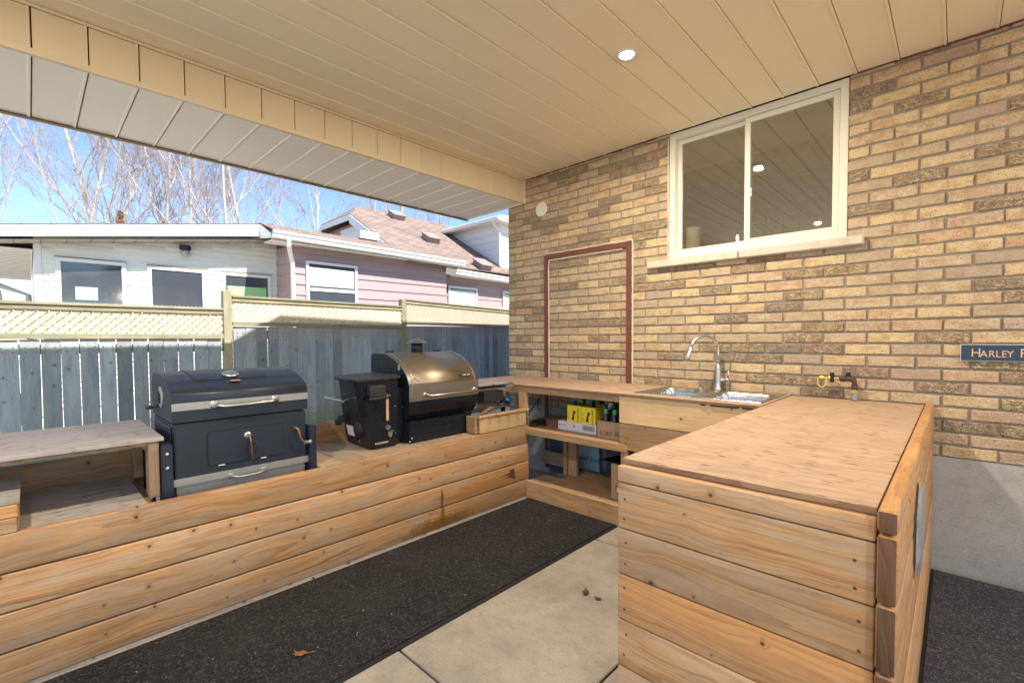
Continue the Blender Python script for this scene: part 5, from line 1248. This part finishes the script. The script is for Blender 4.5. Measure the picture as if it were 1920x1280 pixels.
# main roof with clipped gable
e = Vector((-5.58, 2.494, 3.115)); SLP = .576; RX, RZ = -9.156, 5.15
bm = bmesh.new()
Az = 4.655; Ax = -8.295; Bx = -10.016
v = {k: bm.verts.new(q) for k, q in dict(e1=(e.x, 2.494, 3.09), a=(Ax, 2.494, Az), r1=(RX, 3.185, RZ), r2=(RX, 13, RZ), e2=(e.x, 13, 3.09), b=(Bx, 2.494, Az), f1=(-12.7, 2.494, 3.1), f2=(-12.7, 13, 3.1)).items()}
bm.faces.new((v['e1'], v['e2'], v['r2'], v['r1'], v['a'])); bm.faces.new((v['a'], v['r1'], v['b'])); bm.faces.new((v['b'], v['r1'], v['r2'], v['f2'], v['f1']))
bmesh.ops.recalc_face_normals(bm, faces=list(bm.faces)); bmesh.ops.solidify(bm, geom=list(bm.faces), thickness=.03); put('main_roof', bm, M['shingle'], nh, center=False)
bm = bmesh.new()
def rk(p0, p1, dn=.17, y0=2.47, y1=2.50):
    A_ = [(p0[0], p0[1]-.03), (p1[0], p1[1]-.03), (p1[0], p1[1]-dn), (p0[0], p0[1]-dn)]; V1 = [bm.verts.new((x, y0, z)) for x, z in A_]; V2 = [bm.verts.new((x, y1, z)) for x, z in A_]
    bm.faces.new(V1); bm.faces.new(V2[::-1])
    for i in range(4): bm.faces.new((V1[i], V2[i], V2[(i+1) % 4], V1[(i+1) % 4]))
rk((-6.4, 3.09+.82*SLP), (Ax, Az), .26); rk((Ax, Az), (Bx, Az)); rk((Bx, Az), (-12.7, 3.1), .26)
bmesh.ops.recalc_face_normals(bm, faces=list(bm.faces)); put('gable_fascia', bm, M['siding_shade'], nh)
bm = bmesh.new(); extr(bm, [(-5.9, 3.0), (-8.3, 4.45), (-10.0, 4.45), (-12.4, 3.0)], 2.80, 2.9, 'y'); put('gable_wall', bm, M['pink'], nh)
z = 3.5
while z < 4.4:
    xr = -5.9-(z+.2-3.0)/.604
    bm = bmesh.new(); extr(bm, [(2.80, z), (2.78, z), (2.78, z+.006), (2.797, z+.2), (2.80, z+.2)], -10.2, xr, 'x'); put('pink_board', bm, M['pink'], nh); z += .203
bm = bmesh.new(); bbox(bm, (-9.35, 2.74, 3.75), (-8.35, 2.778, 4.40)); o = put('gable_window', bm, M['siding_shade'], nh)
bm = bmesh.new(); extr(bm, [(2.77, 4.25), (2.45, 4.02), (2.45, 3.98), (2.77, 4.2)], -9.3, -8.4, 'x'); put('awning', bm, M['white'], o)
for xq, yq, zq in ((-8.75, 4.2, 4.92), (-7.2, 4.3, 4.03), (-5.75, 4.9, 3.19)):
    bm = bmesh.new(); bbox(bm, (-.2, -.19, 0), (.17, .19, .13)); bbox(bm, (-.23, -.22, .13), (.20, .22, .155))
    put('roof_vent', bm, M['vent'], nh, loc=(xq, yq, zq), rot=Matrix.Rotation(.52, 3, 'Y'))
bm = bmesh.new(); bbox(bm, (-6.6, 1.5, 3.5), (-5.9, 1.95, 3.66)); put('roof_vent', bm, M['white'], nh)
# dormer
bm = bmesh.new(); extr(bm, [(-6.012, 3.2), (-6.012, 4.58), (-8.6, 4.58), (-8.6, 3.2)], 5.853, 11, 'y'); put('dormer_wall', bm, M['siding_shade'], nh)
z = 3.28
while z < 4.57:
    xl = max(-8.4, -5.58-(z-3.09)/SLP-.02)
    bm = bmesh.new(); extr(bm, [(5.853, z), (5.834, z), (5.834, z+.006), (5.848, z+.2), (5.853, z+.2)], xl, -6.04, 'x'); put('dormer_board', bm, M['siding_shade'], nh)
    lap('dormer_board', -6.0, 5.90, 11, z, .2, M['siding'], .02); z += .203
box('corner_board', (-6.09, 5.825, 3.2), (-5.975, 5.90, 4.6), M['white'], nh, along='z')
bm = bmesh.new(); bbox(bm, (-8.6, 5.47, 4.565), (-5.70, 5.60, 4.68)); bmesh.ops.bevel(bm, geom=list(bm.edges), offset=.02, segments=1, affect='EDGES'); put('dormer_gutter', bm, M['white'], nh)
bm = bmesh.new(); extr(bm, [(5.55, 4.56), (5.55, 4.69), (8.4, 5.05), (11, 4.6), (11, 4.56)], -8.7, -5.70, 'x'); put('dormer_roof', bm, M['white'], nh)
bm = bmesh.new(); tube(bm, [(-5.95, 5.53, 4.58), (-5.95, 5.56, 4.46), (-5.96, 5.74, 4.34), (-5.96, 5.79, 4.2), (-5.96, 5.79, 3.36)], .036, 4); put('downspout', bm, M['white'], nh)
# far porch roof glimpsed at the left
t = thing('carport', 'grey metal carport roof seen past the left end of the white house', 'carport', (-12, -5, 0))
bm = bmesh.new(); extr(bm, [(-14, 1.9), (-11.5, 2.35), (-11.5, 2.42), (-14, 1.98)], -8, -3.9, 'y'); put('roof_sheet', bm, M['galv'], t)
for yq in (-7.8, -4.1): box('post', (-11.6, yq, 0), (-11.5, yq+.1, 2.34), M['white'], t)
# ------------------------------------------------------------------ trees
def tree_mesh(seed, H_=20):
    rnd = random.Random(seed); bt = bmesh.new(); bw = bmesh.new()
    def grow(p, d, L, r, lev):
        n = (9, 6, 5, 4, 3)[lev]; pts = [p.copy()]; rs = [r]; q = p.copy(); dd = d.copy()
        for i in range(n):
            dd = (dd+Vector((rnd.gauss(0, 1), rnd.gauss(0, 1), rnd.gauss(0, .7)))*(.05, .12, .17, .2, .22)[lev]+Vector((0, 0, .05 if lev else .02))).normalized()
            q = q+dd*L/n; pts.append(q.copy()); rs.append(r*(1-.80*(i+1)/n)+.002)
        tube(bt if lev < 2 else bw, pts, rs, (8, 5, 4, 3, 3)[lev], cap=False)
        if lev == 4: return
        kids = (13, 9, 7, 4)[lev]
        for j in range(kids):
            k = (.22+.76*j/kids if lev == 0 else .2+.8*(j+rnd.random())/kids); k = min(k, .98)
            i = int(k*n); f = k*n-i; pp = pts[i].lerp(pts[min(i+1, n)], f); pd = (pts[min(i+1, n)]-pts[max(i-1, 0)]).normalized()
            a = rnd.uniform(0, 6.283); o_ = pd.orthogonal().normalized(); o_ = Matrix.Rotation(a, 3, pd) @ o_
            ang = R(rnd.uniform(16, 42)); nd_ = (pd*math.cos(ang)+o_*math.sin(ang)).normalized()
            LL = L*(.42, .48, .5, .55)[lev]*rnd.uniform(.7, 1.25)*(1-.45*k); rr_ = (r*(1-.8*k))*(.55, .55, .6, .7)[lev]
            grow(pp, nd_, LL, max(rr_, .0038), lev+1)
    grow(Vector((0, 0, -.3)), Vector((rnd.gauss(0, .06), rnd.gauss(0, .06), 1)).normalized(), H_, .095, 0)
    return mesh_of(bt, M['bark'], True, 'tree_trunk'), mesh_of(bw, M['twig'], False, 'tree_crown')
TM = [tree_mesh(s_) for s_ in (11, 23, 37, 58)]
TMG = []
spots = [(-28.6, -4.6, 0, 1.0), (-27.4, -2.4, 1, 1.02), (-26.8, -1.3, 2, .98), (-29.5, .2, 3, 1.15), (-24.6, .9, 3, .95), (-25.2, 2.0, 1, 1.08), (-22.6, 2.0, 0, .86), (-21.4, 3.1, 2, .9), (-20.8, 4.4, 1, .78), (-18.6, 6.3, 0, .72), (-18.3, 7.9, 3, .66), (-24, 12.5, 2, .82), (-22, 15.5, 1, .72), (-31, -7.5, 2, 1.1), (-33, -1, 3, 1.0), (-31, 6, 0, .85)]
labs = ['bare pale tree farthest left above the white roof', 'bare tree with forked limbs above the left of the white roof', 'bare slim tree beside the forked one above the white roof', 'tall bare tree behind the others left of the rusty conifer', 'bare tree just right of the rusty conifer top', 'bare pale tree rising above the middle window of the white wing', 'bare upright tree above the wall lamp', 'bare tree above the right part of the white fascia', 'bare spreading tree with low boughs above the gutter corner', 'bare pale tree left of the brown clipped gable', 'small bare tree right behind the brown gable', 'bare tree behind the brown roof ridge', 'bare tree between the brown ridge and the dormer', 'bare tree at the extreme left edge of the sky', 'distant bare tree seen between the leftmost trunks', 'distant bare tree behind the gutter corner and its spreading neighbour']
for i, (x, y, k, s_) in enumerate(spots):
    t = thing('bare_tree', labs[i], 'tree', (x, y, 0), 'bare trees beyond the house')
    mw = Matrix.Translation((x, y, 0)) @ Matrix.Rotation(i*2.1, 4, 'Z') @ Matrix.Scale(s_, 4)
    link(bpy.data.objects.new('trunk', TM[k][0]), t, mw); link(bpy.data.objects.new('crown', TM[k][1]), t, mw)
t = thing('rusty_conifer', 'small rust coloured conifer top behind the white roof', 'tree', (-22.7, -.64, 0))
bm = bmesh.new(); tube(bm, [(-22.7, -.64, 0), (-22.7, -.64, 6.6)], [.12, .02], 6); put('trunk', bm, M['bark2'], t)
bm = bmesh.new(); rr = random.Random(5)
for i in range(2600):
    h = rr.random()**.7; z = 2.0+4.9*(1-h)*1.0; rad = .9*h+.08; a = rr.uniform(0, 6.283); q = rad*rr.random()**.5
    c_ = Vector((-22.7+math.cos(a)*q, -.64+math.sin(a)*q, z-q*.3)); s_ = rr.uniform(.05, .11)
    n1 = Vector((rr.gauss(0, 1), rr.gauss(0, 1), rr.gauss(0, 1))).normalized(); n2 = n1.orthogonal().normalized()
    V = [bm.verts.new(c_+n1*s_), bm.verts.new(c_-n1*s_*.5+n2*s_*.5), bm.verts.new(c_-n1*s_*.5-n2*s_*.5)]; bm.faces.new(V)
put('crown', bm, M['rustleaf'], t)
